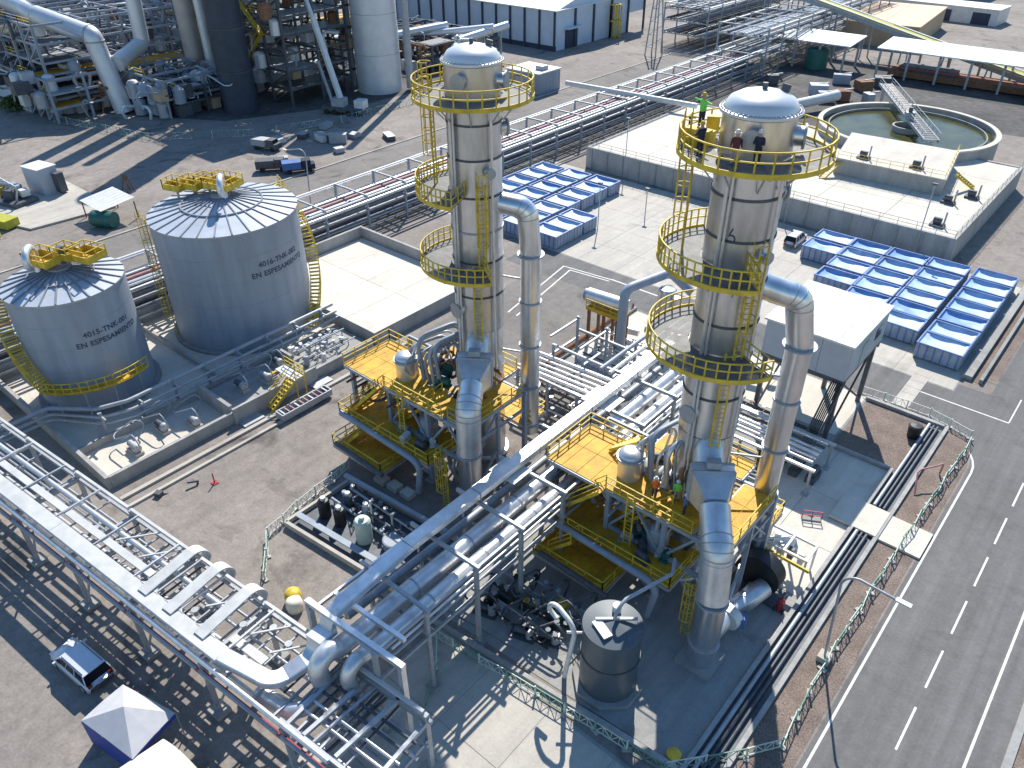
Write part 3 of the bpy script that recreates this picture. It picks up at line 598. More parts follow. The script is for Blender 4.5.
    # long dark header in front of the middle deck
    t.part('header_pipe', 'tank', M().tube(fillet([(X(-25.6), Y(33.0), 4.4), (X(-16.3), Y(33.0), 3.6), (X(-16.3), Y(33.0), .6)], .6, 5), .26, 12))
    t.part('header_pipe', 'dgrey', M().tube([(X(-24.6), Y(31.3), 2.6), (X(-18.5), Y(31.2), 2.4)], .2, 12))
    # ladder from the middle deck to the ground
    m = M(); ladder(m, X(-13.6), Y(33.6), .1, 5.2, -90, True); t.part('access_ladder', 'yellow', m)
    m = M(); ladder(m, X(-19.4), Y(34.6), 4.1, 8.9, -90, False); t.part('access_ladder', 'yellow', m)
    return t
process_frame(0, 0, 'yellow-decked steel frame with workers at the right-hand tower foot', 3)
process_frame(-21.3, -1.6, 'yellow-decked steel frame at the left-hand tower foot', 5)

# ================================================================== STORAGE TANKS
def text_on_shell(t, txt, cx, cy, rad, ang, z, size):
    cu = bpy.data.curves.new('print', 'FONT'); cu.body = txt; cu.space_character = 1.05; cu.size = size; cu.align_x = 'CENTER'; cu.extrude = .004; cu.offset = .022
    tmp = bpy.data.objects.new('tmp_text', cu); COL.objects.link(tmp); bpy.context.view_layer.update()
    me = bpy.data.meshes.new_from_object(tmp.evaluated_get(bpy.context.evaluated_depsgraph_get())); bpy.data.objects.remove(tmp)
    for v in me.vertices:
        a = R(ang) + v.co.x / rad; r_ = rad + .012 + v.co.z; v.co = (cx + r_ * math.cos(a) - t.org[0], cy + r_ * math.sin(a) - t.org[1], z + v.co.y)
    me.name = 'lettering'; me.materials.clear(); me.materials.append(MT['print']); return obj('lettering', me, t.o)
def tank(cx, cy, rad, H, rise, label, texts, stair, lad, n=28):
    t = T('storage_tank', label, 'storage tank', (cx, cy, 0), 'pair of grey storage tanks')
    nb = 5
    for k in range(nb): t.part('shell_course', 'tank', M().lathe(cx, cy, [(rad, .25 + (H - .25) * k / nb), (rad, .25 + (H - .25) * (k + 1) / nb - .012)], 72))
    t.part('foundation_ring', 'concrete2', M().sector(cx, cy, rad - .6, rad + .5, .02, .3, n=48))
    t.part('top_angle', 'galv', M().sector(cx, cy, rad - .05, rad + .1, H - .1, H + .06, n=72))
    d = 360 / n
    for (ra, rb) in ((rad + .08, rad * .55), (rad * .545, .9)):
        za, zb = (H + .08 + rise * (1 - ra / rad) if ra < rad else H + .06), H + .08 + rise * (1 - rb / rad)
        me = None
        for k in range(n):
            if me is None:
                m = M(); v = []
                for r_, z in ((ra, za), (rb, zb)):
                    for a in (R(.25), R(d - .25)): v += [(r_ * math.cos(a), r_ * math.sin(a), z), (r_ * math.cos(a), r_ * math.sin(a), z - .08)]
                m.add(v, [(0, 2, 6, 4), (1, 5, 7, 3), (0, 1, 3, 2), (4, 6, 7, 5), (0, 4, 5, 1), (2, 3, 7, 6)]); me = m.mesh('roof_panel', 'roofp')
            obj('roof_panel', me, t.o, (0, 0, 0), R(d * k))
    me = M().bar((rad + .1, 0, H + .1), (.9, 0, H + .1 + rise * .9), .12, .13).mesh('roof_rib', 'rib')
    for k in range(n): obj('roof_rib', me, t.o, (0, 0, 0), R(d * k))
    t.part('roof_ring', 'rib', M().sector(cx, cy, rad * .54, rad * .56, H + .1 + rise * .43, H + .22 + rise * .45, n=56))
    cr_ = t.part('roof_crown', 'galv', M().lathe(cx, cy, [(1.0, H + rise - .5), (1.0, H + rise + .1), (.01, H + rise + .25)], 24))
    for txt, z, sz in texts: text_on_shell(t, txt, cx, cy, rad, stair['text'], z, sz)
    # spiral stair
    a0, a1, z0, z1 = stair['a0'], stair['a1'], stair['z0'], stair['z1']; ns = stair['n']
    pts_o = []; pts_i = []
    for k in range(ns):
        a = R(a0 + (a1 - a0) * k / (ns - 1)); z = z0 + (z1 - z0) * k / (ns - 1)
        t.part('tread', 'yellow', M().cbox((cx + (rad + .75) * math.cos(a), cy + (rad + .75) * math.sin(a), z), 1.1, .34, .06, a))
        pts_o.append((cx + (rad + 1.32) * math.cos(a), cy + (rad + 1.32) * math.sin(a), z - .05)); pts_i.append((cx + (rad + .18) * math.cos(a), cy + (rad + .18) * math.sin(a), z - .05))
    m = M()
    for a, b in zip(pts_o[:-1], pts_o[1:]): m.bar(a, b, .06, .24)
    t.part('stringer', 'yellow', m)
    m = M()
    for a, b in zip(pts_i[:-1], pts_i[1:]): m.bar(a, b, .06, .24)
    t.part('stringer', 'yellow', m); t.part('stair_railing', 'yellow', M().rail(pts_o[::3] + [pts_o[-1]], 1.1, .07, 1.2, False, 0))
    if 'walk' in stair:
        b0, b1 = a0, stair['walk']; lo, hi = min(b0, b1), max(b0, b1)
        t.part('walkway', 'ygrate', M().sector(cx, cy, rad + .15, rad + 1.3, z0 - .12, z0 - .04, lo, hi, 14))
        t.part('walkway_railing', 'yellow', M().rail([(cx + (rad + 1.3) * math.cos(R(lo + (hi - lo) * k / 14)), cy + (rad + 1.3) * math.sin(R(lo + (hi - lo) * k / 14)), z0) for k in range(15)], 1.1, .07, 1.2, False, .12))
        for k in range(4):
            a = R(lo + (hi - lo) * (k + .5) / 4); t.part('walkway_post', 'galv', M().bar((cx + (rad + 1.2) * math.cos(a), cy + (rad + 1.2) * math.sin(a), .05), (cx + (rad + 1.2) * math.cos(a), cy + (rad + 1.2) * math.sin(a), z0 - .1), .12))
    if lad is not None:
        m = M(); a = lad; ladder(m, cx + (rad + .25) * math.cos(R(a)), cy + (rad + .25) * math.sin(R(a)), .2, H + .4, a); t.part('caged_ladder', 'yellow', m)
    # roof platform
    z = H + rise + .35
    for k, (px_, py_, w, dd, dz) in enumerate(stair['plat']):
        p = t.part('roof_platform', 'ygrate', M().cbox((cx + px_, cy + py_, z + dz), w, dd, .08, .3))
        ca, sa = math.cos(.3), math.sin(.3); cs_ = [(cx + px_ + (a * ca - b * sa), cy + py_ + (a * sa + b * ca), z + dz + .04) for a, b in ((-w / 2, -dd / 2), (w / 2, -dd / 2), (w / 2, dd / 2), (-w / 2, dd / 2))]
        t.part('railing', 'yellow', M().rail(cs_, 1.1, .08, .9, True, .5), p)
        t.part('prop', 'galv', M().bar((cx + px_, cy + py_, z + dz - 1.0), (cx + px_, cy + py_, z + dz - .05), .2), p)
    a = stair['vent']; t.part('goose_vent', 'clad', M().tube(fillet([(cx + a[0], cy + a[1], H + rise * .8), (cx + a[0], cy + a[1], z + 1.5), (cx + a[0] + 1.2, cy + a[1] - .9, z + 1.5), (cx + a[0] + 1.2, cy + a[1] - .9, z + .4)], .55, 5), .32, 12))
    m_ = t.part('agitator_motor', 'dgrey', M().tube([(cx + .3, cy + .5, z), (cx + .3, cy + .5, z + 1.6)], .3, 12)); 
    return t
tank(-74.5, 39.5, 7.55, 13.4, 1.55, 'larger grey storage tank with yellow spiral stair on its right', [('4016-TNK-002', 9.4, .8), ('EN ESPESAMIENTO', 8.35, .8)],
     dict(a0=22, a1=105, z0=.5, z1=13.2, n=42, text=8, plat=[(-.6, .9, 3.2, 2.6, .2), (-4.2, -.6, 2.4, 1.7, -.35), (-5.6, -1.8, 2.2, 1.6, -.5), (-2.6, .3, 2.2, 1.5, 0)], vent=(.9, 0)), -112)
tank(-74.3, 22.1, 5.2, 11.9, 1.3, 'smaller grey storage tank nearest the left edge with dark lettering', [('4015-TNK-001', 8.2, .72), ('EN ESPESAMIENTO', 7.25, .72)],
     dict(a0=-66, a1=-128, z0=3.4, z1=11.5, n=34, walk=26, text=8, plat=[(-.6, -.8, 2.8, 2.0, .25), (1.5, 2.2, 2.6, 2.2, .25), (.2, 1.0, 2.0, 1.6, .4)], vent=(-1.0, -1.4)), None, 24)

# bund: floors and walls
bund = sheet('bund_floor', 'deck', rect(-83, -58.6, 15.2, 46), .018)
for nm, a in (('bund_wall', (-83.2, -58.4, 15.0, 15.35, 0, 1.25)), ('bund_wall', (-58.7, -58.35, 15.36, 44.5, 0, 1.2)), ('bund_wall', (-83.2, -82.8, 15.36, 46, 0, 1.6)), ('bund_wall', (-64.9, -64.6, 15.4, 44.5, 0, .8)), ('bund_wall', (-64.55, -58.75, 27.2, 27.55, 0, 1.75)), ('bund_wall', (-58.33, -58.05, 27.2, 36.8, 0, 1.7)), ('bund_wall', (-64.5, -62, 36.5, 36.8, .5, 1.5)), ('bund_wall', (-82.7, -66.9, 30.2, 30.5, 0, .7))):
    struct(nm, 'wallc', M().box(*a))
struct('sump_slab', 'concrete2', M().box(-64.5, -58.8, 27.6, 44.3, .02, .5))
for k in range(2): struct('access_hatch', 'galv', M().box(-58.2, -56.9, 27.4 + 8.2 * k, 29.6 + 8.2 * k, .02, .16))
# long low kerbs beside the yard
struct('kerb', 'concrete', M().box(-56.6, -56.2, 15, 48, 0, .22)); struct('kerb', 'concrete', M().box(-55.2, -54.9, 15, 34, 0, .2))
# pipe line on posts along the bund
t = T('bund_pipe_line', 'pair of grey pipes on leaning posts in front of the storage tanks', 'pipe line', (-65, 30))
for x, z, r_ in ((-65.6, 2.75, .2), (-65.0, 2.1, .16), (-64.7, 1.5, .14)):
    t.part('pipe', 'galv', M().tube(fillet([(-69.5, 8.5, z + .2), (-69.3, 15.5, z + .2), (x - 1.0, 18.6, z), (x, 21, z), (x, 45, z)], .8, 4), r_, 10))
for k in range(8):
    y = 18.4 + 3.55 * k; t.part('post', 'tank', M().bar((-65.3, y, .1), (-65.3, y, 2.9), .22)); t.part('foot', 'galv', M().cbox((-65.3, y, .1), .7, .7, .12)); t.part('arm', 'galv', M().bar((-66, y, 2.5), (-64.4, y, 2.5), .14))
# pumps between bund walls
for k, (x, y) in enumerate([(-61.5, 19), (-62.5, 22.2), (-61, 24.6), (-62, 30.5), (-61.4, 33), (-62.8, 35.4)]):
    t = T('transfer_pump', f"{['first','second','third','fourth','fifth','sixth','seventh','eighth'][k]} transfer pump in the bund, counting from near rack", 'pump', (x, y, .02), 'pumps inside the bund')
    b = .5 if y > 27.6 else .02
    t.part('plinth', 'concrete', M().box(x - .9, x + .9, y - .4, y + .4, b, b + .3)); t.part('motor', rnd.choice(['tank', 'dgrey', 'galv']), M().tube([(x - .75, y, b + .65), (x + .2, y, b + .65)], .3, 14)); t.part('casing', 'galv', M().tube([(x + .3, y, b + .65), (x + .7, y, b + .65)], .4, 14))
    t.part('pipe', 'tank', ortho(x + .5, y, b + .9, b + 1.25, x - 1.5, y + 1.0, b, .06, 8, .1))
# manifold of valves behind the yellow stair
t = T('valve_manifold', 'tangle of small pipes and valves behind the yellow stair', 'pipework', (-61, 40))
manifold(t, -63.8, -59.3, 36.9, 44.0, .5, ['galv', 'tank', 'clad', 'dgrey', 'galv'], random.Random(61), 6, .75)
for k in range(5): t.part('panel', ['white', 'galv', 'cab', 'tank', 'white'][k], M().cbox((-63.2 + k * .9, 37.4 + 1.5 * (k % 3), 1.1), .5, .35, 1.1, .2 * k))
# yellow stair over the bund wall
t = T('crossover_stair', 'small yellow stair climbing over the bund wall', 'stair', (-57.8, 32.5))
for k in range(8):
    t.part('tread', 'yellow', M().box(-58.1, -57.0, 30.6 + k * .36, 30.86 + k * .36, .25 + k * .24, .3 + k * .24)); t.part('tread', 'yellow', M().box(-61.2 + k * .26 - .9, -60.95 + k * .26 - .9, 33.6, 34.6, .55 + k * .2, .6 + k * .2))
for x in (-58.14, -56.94): t.part('stringer', 'yellow', M().bar((x, 30.4, .1), (x, 33.5, 2.1), .06, .26)); t.part('railing', 'yellow', M().bar((x, 30.4, 1.2), (x, 33.5, 3.1), .07).bar((x, 30.5, .2), (x, 30.5, 1.25), .07).bar((x, 32, 1.1), (x, 32, 2.2), .07).bar((x, 30.4, .7), (x, 33.5, 2.6), .06))
t.part('landing', 'white', M().box(-60.2, -56.95, 33.52, 34.7, 2.1, 2.18)); t.part('railing', 'yellow', M().rail([(-60.2, 34.7, 2.18), (-56.95, 34.7, 2.18), (-56.95, 33.6, 2.18)], 1.0, .07, .9))
t.part('post', 'yellow', M().bar((-57, 34.6, .1), (-57, 34.6, 2.1), .1)); t.part('post', 'yellow', M().bar((-57, 33.6, .1), (-57, 33.6, 2.1), .1))
t = T('drip_tray', 'long grey steel trough on the kerb below the yellow stair', 'trough', (-55.2, 33))
t.part('body', 'galv', M().box(-55.9, -54.7, 30.2, 36, .22, .3).box(-55.9, -55.8, 30.2, 36, .3, .9).box(-54.8, -54.7, 30.2, 36, .3, .9).box(-55.8, -54.8, 30.2, 30.3, .3, .9).box(-55.8, -54.8, 35.9, 36, .3, .9))
for k in range(10): t.part('rung', 'pink' if k % 3 else 'white', M().box(-55.75, -54.85, 30.5 + k * .55, 30.62 + k * .55, .84, .9))
# red post in yard
solo('marker_post', 'red', M().tube([(-52.3, 21.3, 0), (-52.3, 21.3, 1.1)], .06, 8).cbox((-52.3, 21.3, .04), .5, .5, .08), 'slim red marker post standing alone in the yard', 'post', None, (-52.3, 21.3, 0))
solo('standpipe', 'dgrey', M().tube(fillet([(-54.4, 17.6, .12), (-53.6, 19.6, .12), (-53.6, 19.6, .5)], .2, 3), .12, 8).cbox((-54.5, 17.4, .2), .6, .5, .4, .4), 'short dark hose stub lying at the kerb end', 'hose', None, (-54.4, 17.6, 0))

# ================================================================== RAISED WHITE SLAB
t = T('raised_slab', 'bright raised concrete slab between tanks and left tower', 'slab', (-69, 53))
t.part('base', 'wallc', M().box(-79, -58.6, 45.0, 60.6, 0, 1.5))
for i in range(4):
    for j in range(2): t.part('slab_bay', 'deck', M().box(-78.9 + i * 5.07, -78.9 + i * 5.07 + 5.03, 45.06 + j * 7.75, 45.06 + j * 7.75 + 7.7, 1.5, 1.62))
t.part('wall', 'wallc', M().box(-79.4, -79.05, 45, 61, 0, 3.1)); t.part('wall', 'wallc', M().box(-79.03, -58.6, 60.65, 61, 0, 3.05))

# ================================================================== LONG BACK RACK
def long_rack(name, label, x0, x1, y0, y1, levels, step, pipes, seed, top=5.4):
    rr = random.Random(seed); t = T(name, label, 'pipe rack', ((x0 + x1) / 2, (y0 + y1) / 2))
    y = y0
    while y <= y1:
        for x in (x0, x1): t.part('column', 'tank', M().bar((x, y, 0), (x, y, top), .28))
        for z in levels: t.part('cross_beam', 'galv', M().bar((x0 - .3, y, z), (x1 + .3, y, z), .22, .28))
        t.part('cross_beam', 'galv', M().bar((x0, y, top), (x1, y, top), .2, .22)); y += step
    for x in (x0, x1):
        for z in levels + [top]: t.part('rail', 'clad' if z == top else 'galv', M().bar((x, y0, z - .3), (x, y1, z - .3), .18, .24))
    for z in levels:
        x = x0 + .5
        while x < x1 - .4:
            r_ = rr.choice([.1, .14, .2, .28]); mm = rr.choice(pipes)
            t.part('pipe', mm, M().tube([(x, y0, z + .15 + r_), (x, (y0 + y1) / 2, z + .15 + r_)], r_, 8)); t.part('pipe', mm, M().tube([(x, (y0 + y1) / 2 + .05, z + .15 + r_), (x, y1, z + .15 + r_)], r_, 8))
            x += r_ * 2 + rr.uniform(.12, .4)
    return t
br = long_rack('pipe_rack', 'long pipe rack with white and red pipes behind the tanks and towers', -89.2, -82.4, 8, 186, [1.3, 3.6], 7.1, ['galv', 'dgrey', 'pink', 'galv', 'tank', 'dgrey', 'galv', 'dgrey', 'clad', 'dgrey'], 4)
for x in (-90.2, -81.6): br.part('top_pipe', 'clad' if x > -85 else 'white', M().tube([(x, 8, 4.9), (x, 98, 4.9)], .22, 10)); br.part('top_pipe', 'clad' if x > -85 else 'white', M().tube([(x, 98.1, 4.9), (x, 186, 4.9)], .22, 10))
long_rack('pipe_rack', 'tall dense pipe rack beyond the clear yard at top right', -92.5, -80, 182, 268, [4.5, 8.2], 8, ['galv', 'dgrey', 'clad', 'tank', 'white'], 9, 10.5)
long_rack('pipe_rack', 'short dark pipe rack standing alone at the top centre', -117, -104, 198, 250, [3.2, 6.4, 9.2], 7, ['dgrey', 'galv', 'tank', 'dgrey'], 12, 10.5)
solo('bridge_pipe', 'white', M().tube([(-98.5, 131, 5.4), (-70.5, 134, 5.0)], .5, 12), 'thick white pipe crossing over the long pipe rack', 'pipe', None, (-84, 132.5, 0))

# ================================================================== BLUE SKIPS
def make_bin():
    root = obj('open_skip', None); L_, W, H = 4.5, 2.95, 1.75
    o = obj('side_wall', M().box(0, L_, 0, .07, .12, H).mesh('side_wall', 'binside'), root); obj('side_wall', M().box(0, L_, W - .07, W, .12, H).mesh('side_wall', 'binside'), root)
    obj('end_wall', M().box(0, .07, .07, W - .07, .12, H).mesh('end_wall', 'binside'), root); obj('end_wall', M().box(L_ - .07, L_, .07, W - .07, .12, H).mesh('end_wall', 'binside'), root)
    obj('floor', M().box(.07, L_ - .07, .07, W - .07, .12, .2).mesh('floor', 'bin'), root)
    m = M(); n = 8; v = []
    for i in range(n + 1):
        for j in range(n + 1):
            a, b = i / n, j / n; e = min(a, 1 - a, b, 1 - b) * 2; s_ = min(1, e * 3.0); v.append((.08 + (L_ - .16) * a, .08 + (W - .16) * b, 1.72 - .26 * s_ ** .6 - .05 * math.sin(a * 9 + b * 5) * s_ - .04 * math.sin(a * 4 - b * 7) * s_))
    m.add(v, [(i * (n + 1) + j, (i + 1) * (n + 1) + j, (i + 1) * (n + 1) + j + 1, i * (n + 1) + j + 1) for i in range(n) for j in range(n)], True)
    obj('liner', m.mesh('liner', 'liner'), root)
    obj('rim', M().box(-.06, L_ + .06, -.06, .1, H, H + .1).box(-.06, L_ + .06, W - .1, W + .06, H, H + .1).box(-.06, .1, .1, W - .1, H, H + .1).box(L_ - .1, L_ + .06, .1, W - .1, H, H + .1).mesh('rim', 'bin'), root)
    rib = M().box(-.05, .05, -.07, -.002, .15, H - .02).mesh('side_rib', 'bin')
    for k in range(6): obj('side_rib', rib, root, (.35 + k * .76, 0, 0))
    rib2 = M().box(0.002, .07, -.05, .05, .15, H - .02).mesh('end_rib', 'binside')
    for k in range(4): obj('end_rib', rib2, root, (L_, .4 + k * .72, 0))
    for y in (.5, W - .5): obj('skid', M().box(0, L_, y - .08, y + .08, 0, .12).mesh('skid', 'dgrey'), root)
    return root
proto = make_bin(); first = [True]
def place_bin(x, y, label, group):
    o = proto if first[0] else copy_tree(proto); first[0] = False
    o.location = (x + rnd.uniform(-.06, .06), y + rnd.uniform(-.06, .06), .04); o.rotation_euler = (0, 0, R(rnd.uniform(-.7, .7)))
    o['label'] = label; o['category'] = 'skip'; o['group'] = group
    for ch in o.children:
        if ch.name.startswith('liner'):
            ch.location.z = rnd.uniform(-.14, .03); ch.material_slots[0].link = 'OBJECT'; ch.material_slots[0].material = MT[rnd.choice(['liner', 'liner', 'liner2', 'liner3'])]
GR = [(-32.6, [99.4, 95.6]), (-28.0, [99.4, 95.9, 92.3, 88.6]), (-23.35, [99.5, 95.9, 92.3, 88.9, 85.4]), (-18.55, [99.8, 96.1, 92.6, 89.3, 85.9, 82.7]), (-13.4, [100.2, 96.9, 93.5, 90.2, 86.9, 83.6, 80.4])]
for i, (x, ys) in enumerate(GR):
    for j, y in enumerate(ys): place_bin(x, y, f'open blue skip, {ORD[j]} from basin wall in {ORD[i]} column right of white car', 'blue skips in the block beside the white car')
GL = [(-79.0, [96.3, 92.8, 89.3, 85.9]), (-73.75, [96.6, 93.0, 89.5, 86.0, 82.6, 79.2]), (-68.5, [97.0, 93.4, 89.9, 86.4, 82.9, 79.5, 76.9]), (-63.2, [83.3, 79.9, 76.8])]
for i, (x, ys) in enumerate(GL):
    for j, y in enumerate(ys): place_bin(x, y, f'pale blue skip, {ORD[j]} from far end of {ORD[i]} column behind left tower', 'blue skips in the block behind the left tower')

# ================================================================== CONCRETE BASIN AND CLARIFIER
t = T('concrete_basin', 'large concrete basin with pale deck behind the blue skips', 'basin', (-46, 123))
t.part('wall', 'wallc', M().box(-75, -17.2, 106.0, 106.5, 0, 3.5)); t.part('wall', 'wallc', M().box(-17.7, -17.2, 106.52, 141, 0, 3.5)); t.part('wall', 'wallc', M().box(-75, -74.5, 106.52, 141, 0, 3.5)); t.part('wall', 'wallc', M().box(-74.48, -17.72, 140.5, 141, 0, 3.5))
me = M().box(.03, 9.43, .03, 8.46, 3.0, 3.36)
me = me.mesh('deck_bay', 'deck')
for i in range(6):
    for j in range(4): obj('deck_bay', me, t.o, (-74.5 + i * 9.46 + 46, 106.5 + j * 8.5 - 123, 0))
for k in range(19): t.part('wall_rib', 'concrete2', M().box(-74 + k * 3.1, -73.75 + k * 3.1, 105.86, 105.998, 0, 3.4))
for (a, b) in (((-75, 106.1), (-17.4, 106.1)), ((-17.4, 106.1), (-17.4, 140.8)), ((-74.9, 106.2), (-74.9, 140.8))):
    t.part('railing', 'khaki', M().rail([(*a, 3.5), (*b, 3.5)], 1.0, .05, 2.4, False, 0))
t = T('concrete_block_house', 'raised concrete block with yellow stairs standing on the basin deck', 'concrete block', (-31.5, 126.5, 3.36))
t.part('body', 'wallc', M().prism([(-38.8, 120), (-23.4, 120.4), (-25.5, 134.5), (-41.5, 133.5)], 3.37, 5.7)); t.part('top', 'deck', M().prism([(-38.9, 119.9), (-23.2, 120.3), (-25.4, 134.7), (-41.7, 133.6)], 5.7, 5.85))
for x0, y0, x1, y1 in ((-39.6, 116.6, -38.6, 120.6), (-23, 124, -20.6, 126)):
    for q in (0, .9): t.part('stringer', 'yellow', M().bar((x0 + q if x0 < -30 else x0, y0 + (0 if x0 < -30 else q), 5.6 if x0 > -30 else 3.5), (x1 + q if x0 < -30 else x1, y1 + (0 if x0 < -30 else q), 3.5 if x0 > -30 else 5.6), .08, .3))
    for k in range(8):
        f_ = (k + .5) / 8; t.part('tread', 'yellow', M().cbox((x0 + (x1 - x0) * f_ + (.45 if x0 < -30 else 0), y0 + (y1 - y0) * f_ + (0 if x0 < -30 else .45), (3.5 + 2.1 * f_) if x0 < -30 else (5.6 - 2.1 * f_)), .9 if x0 < -30 else .28, .28 if x0 < -30 else .9, .05))
t.part('railing', 'yellow', M().rail([(-38.7, 120.1, 5.85), (-23.5, 120.5, 5.85), (-25.6, 134.4, 5.85)], 1.0, .05, 2, False, 0))
for k, (x, y) in enumerate([(-20.5, 109.3), (-21.8, 118.5), (-19.8, 122.6), (-35.5, 122), (-28, 122.5)]):
    zz = 3.37 if k < 3 else 5.86; lb = ['dark pump at the near right corner of basin deck', 'small grey pump midway along the basin right edge', 'tall dark valve stand near the right stair on deck', 'grey mixer head at left of the raised block top', 'grey mixer head at right of the raised block top'][k]
    t = T('mixer', lb, 'pump', (x, y, zz)); t.part('base', 'dgrey', M().cbox((x, y, zz + .15), 1.8, 1.2, .3)); t.part('motor', 'dgrey', M().tube([(x - .6, y, zz + .75), (x + .4, y, zz + .75)], .4, 12)); t.part('pipe', 'galv', M().tube([(x + .7, y + .2, zz), (x + .7, y + .2, zz + 2.0)], .12, 8))
cx, cy, cr0 = -36.9, 146.3, 14.3
t = T('clarifier', 'round concrete clarifier full of murky green water', 'clarifier', (cx, cy, 0))
t.part('wall', 'wallc', M().sector(cx, cy, cr0 - .6, cr0, 0, 4.9, n=72)); t.part('rim', 'deck', M().sector(cx, cy, cr0 - .65, cr0 + .15, 4.9, 5.1, n=72)); t.part('weir', 'concrete2', M().sector(cx, cy, cr0 - 1.9, cr0 - 1.7, 3.6, 4.5, n=72))
t.part('water', 'sludge', M().lathe(cx, cy, [(cr0 - .6, 4.1), (.01, 4.1)], 72)); t.part('centre_well', 'wallc', M().sector(cx, cy, 2.0, 2.3, 3.6, 5.0, n=32))
a, b = Vector((-48.3, 168, 5.9)), Vector((-30.2, 136.8, 5.9)); d_ = (b - a).normalized(); n_ = Vector((-d_.y, d_.x, 0))
for q in (-1.1, 1.1):
    t.part('bridge_girder', 'galv', M().bar(a + n_ * q, b + n_ * q, .2, .5)); t.part('bridge_rail', 'galv', M().rail([a + n_ * q + Vector((0, 0, .2)), b + n_ * q + Vector((0, 0, .2))], 1.05, .06, 2.4, False, 0))
for k in range(30):
    p = a.lerp(b, (k + .5) / 30); t.part('bridge_plank', 'dgrey' if k > 16 else 'concrete', M().cbox(p + Vector((0, 0, .12)), .92, 2.0, .06, math.atan2(d_.y, d_.x)))
t.part('drive_unit', 'galv', M().cbox((cx, cy, 6.7), 1.4, 1.2, 1.1, .5)); t.part('drive_motor', 'dgrey', M().tube([(cx, cy, 7.2), (cx, cy, 8.0)], .35, 12))
for p in (a, b): t.part('bridge_support', 'galv', M().bar(p + Vector((0, 0, -5.8)), p + Vector((0, 0, -.2)), .5))

# ================================================================== ELEVATED CABIN
t = T('elevated_cabin', 'white-roofed grey cabin raised on dark steel legs', 'cabin', (-18.2, 65, 0))
x0, x1, y0, y1 = -22.1, -14.45, 60.1, 69.1
[t.part('roof_sheet', 'white', M().box(x0 - .2 + (x1 - x0 + .4) * k / 5, x0 - .2 + (x1 - x0 + .4) * (k + 1) / 5 - .03, y0 - .2, y1 + .2, 10.35, 10.53 + .02 * (k % 2))) for k in range(5)]; t.part('floor', 'dgrey', M().box(x0, x1, y0, y1, 6.7, 6.95))
n = 3
for k in range(n):
    w = (x1 - x0) / n; t.part('wall_panel', 'cab', M().box(x0 + k * w + .015, x0 + (k + 1) * w - .015, y0, y0 + .12, 6.96, 10.34))
for k in range(4):
    w = (y1 - y0 - .26) / 4; t.part('wall_panel', ['cab', 'cabg', 'cab', 'cabg'][k], M().box(x1 - .12, x1, y0 + .13 + k * w + .015, y0 + .13 + (k + 1) * w - .015, 6.96, 10.34))
t.part('wall_panel', 'cab', M().box(x0, x0 + .12, y0 + .13, y1 - .13, 6.96, 10.34)); t.part('wall_panel', 'cab', M().box(x0, x1, y1 - .12, y1, 6.96, 10.34))
t.part('door', 'cabg', M().box(x1 + .002, x1 + .05, 63.2, 64.4, 6.97, 9.2)); t.part('window', 'glass', M().box(x1 + .002, x1 + .03, 66.3, 67.8, 8.2, 9.3))
for x in (x0 + .4, (x0 + x1) / 2, x1 - .4):
    for y in (y0 + .4, y1 - .4): t.part('leg', 'dgrey', M().bar((x, y, .05), (x, y, 6.7), .38))
for x in (x0 + .4, x1 - .4): t.part('brace', 'dgrey', M().bar((x, y0 + .6, .6), (x, y1 - .6, 6.4), .16)); t.part('brace', 'dgrey', M().bar((x, y1 - .6, .6), (x, y0 + .6, 6.4), .16))
t.part('beam', 'dgrey', M().box(x0, x1, y0 + .2, y0 + .5, 6.4, 6.68)); t.part('beam', 'dgrey', M().box(x0, x1, y1 - .5, y1 - .2, 6.4, 6.68))
# cable ladder and stair down from the cabin
t = T('cable_ladder', 'dark sloping cable ladder hanging below the grey cabin', 'cable ladder', (-15.5, 59))
a, b = Vector((-14.9, 60.3, 6.9)), Vector((-15.3, 56.2, .2))
for q in (-.5, .5): t.part('side_rail', 'dgrey', M().bar(a + Vector((q, 0, 0)), b + Vector((q, 0, 0)), .1, .24))
for k in range(5): t.part('cable', 'black', M().tube([a + Vector((-.3 + .15 * k, 0, .1)), b + Vector((-.3 + .15 * k, 0, .1))], .06, 6))
t = T('lower_pipe_frame', 'low steel frame holding pipes below the grey cabin', 'pipe frame', (-16, 54))
for x in (-19.5, -16, -13.2):
    for y in (52.6, 57): t.part('post', 'galv', M().bar((x, y, .05), (x, y, 2.6), .2)); t.part('foot', 'galv', M().cbox((x, y, .1), .6, .6, .08))
for y in (52.6, 57): t.part('beam', 'clad', M().bar((-24, y, 2.7), (-12.9, y, 2.7), .22))
for k in range(6): t.part('pipe', rnd.choice(['galv', 'clad', 'dgrey']), M().tube([(-24, 53.2 + .62 * k, 3.0), (-13.4, 53.2 + .62 * k, 3.0)], rnd.choice([.14, .2, .26]), 10))
for k in range(4): t.part('pump', 'dgrey', M().cbox((-18 + 1.5 * k, 54.8, .4), .8, 1.6, .7).tube([(-18 + 1.5 * k, 54.2, 1), (-18 + 1.5 * k, 55.4, 1)], .32, 12))

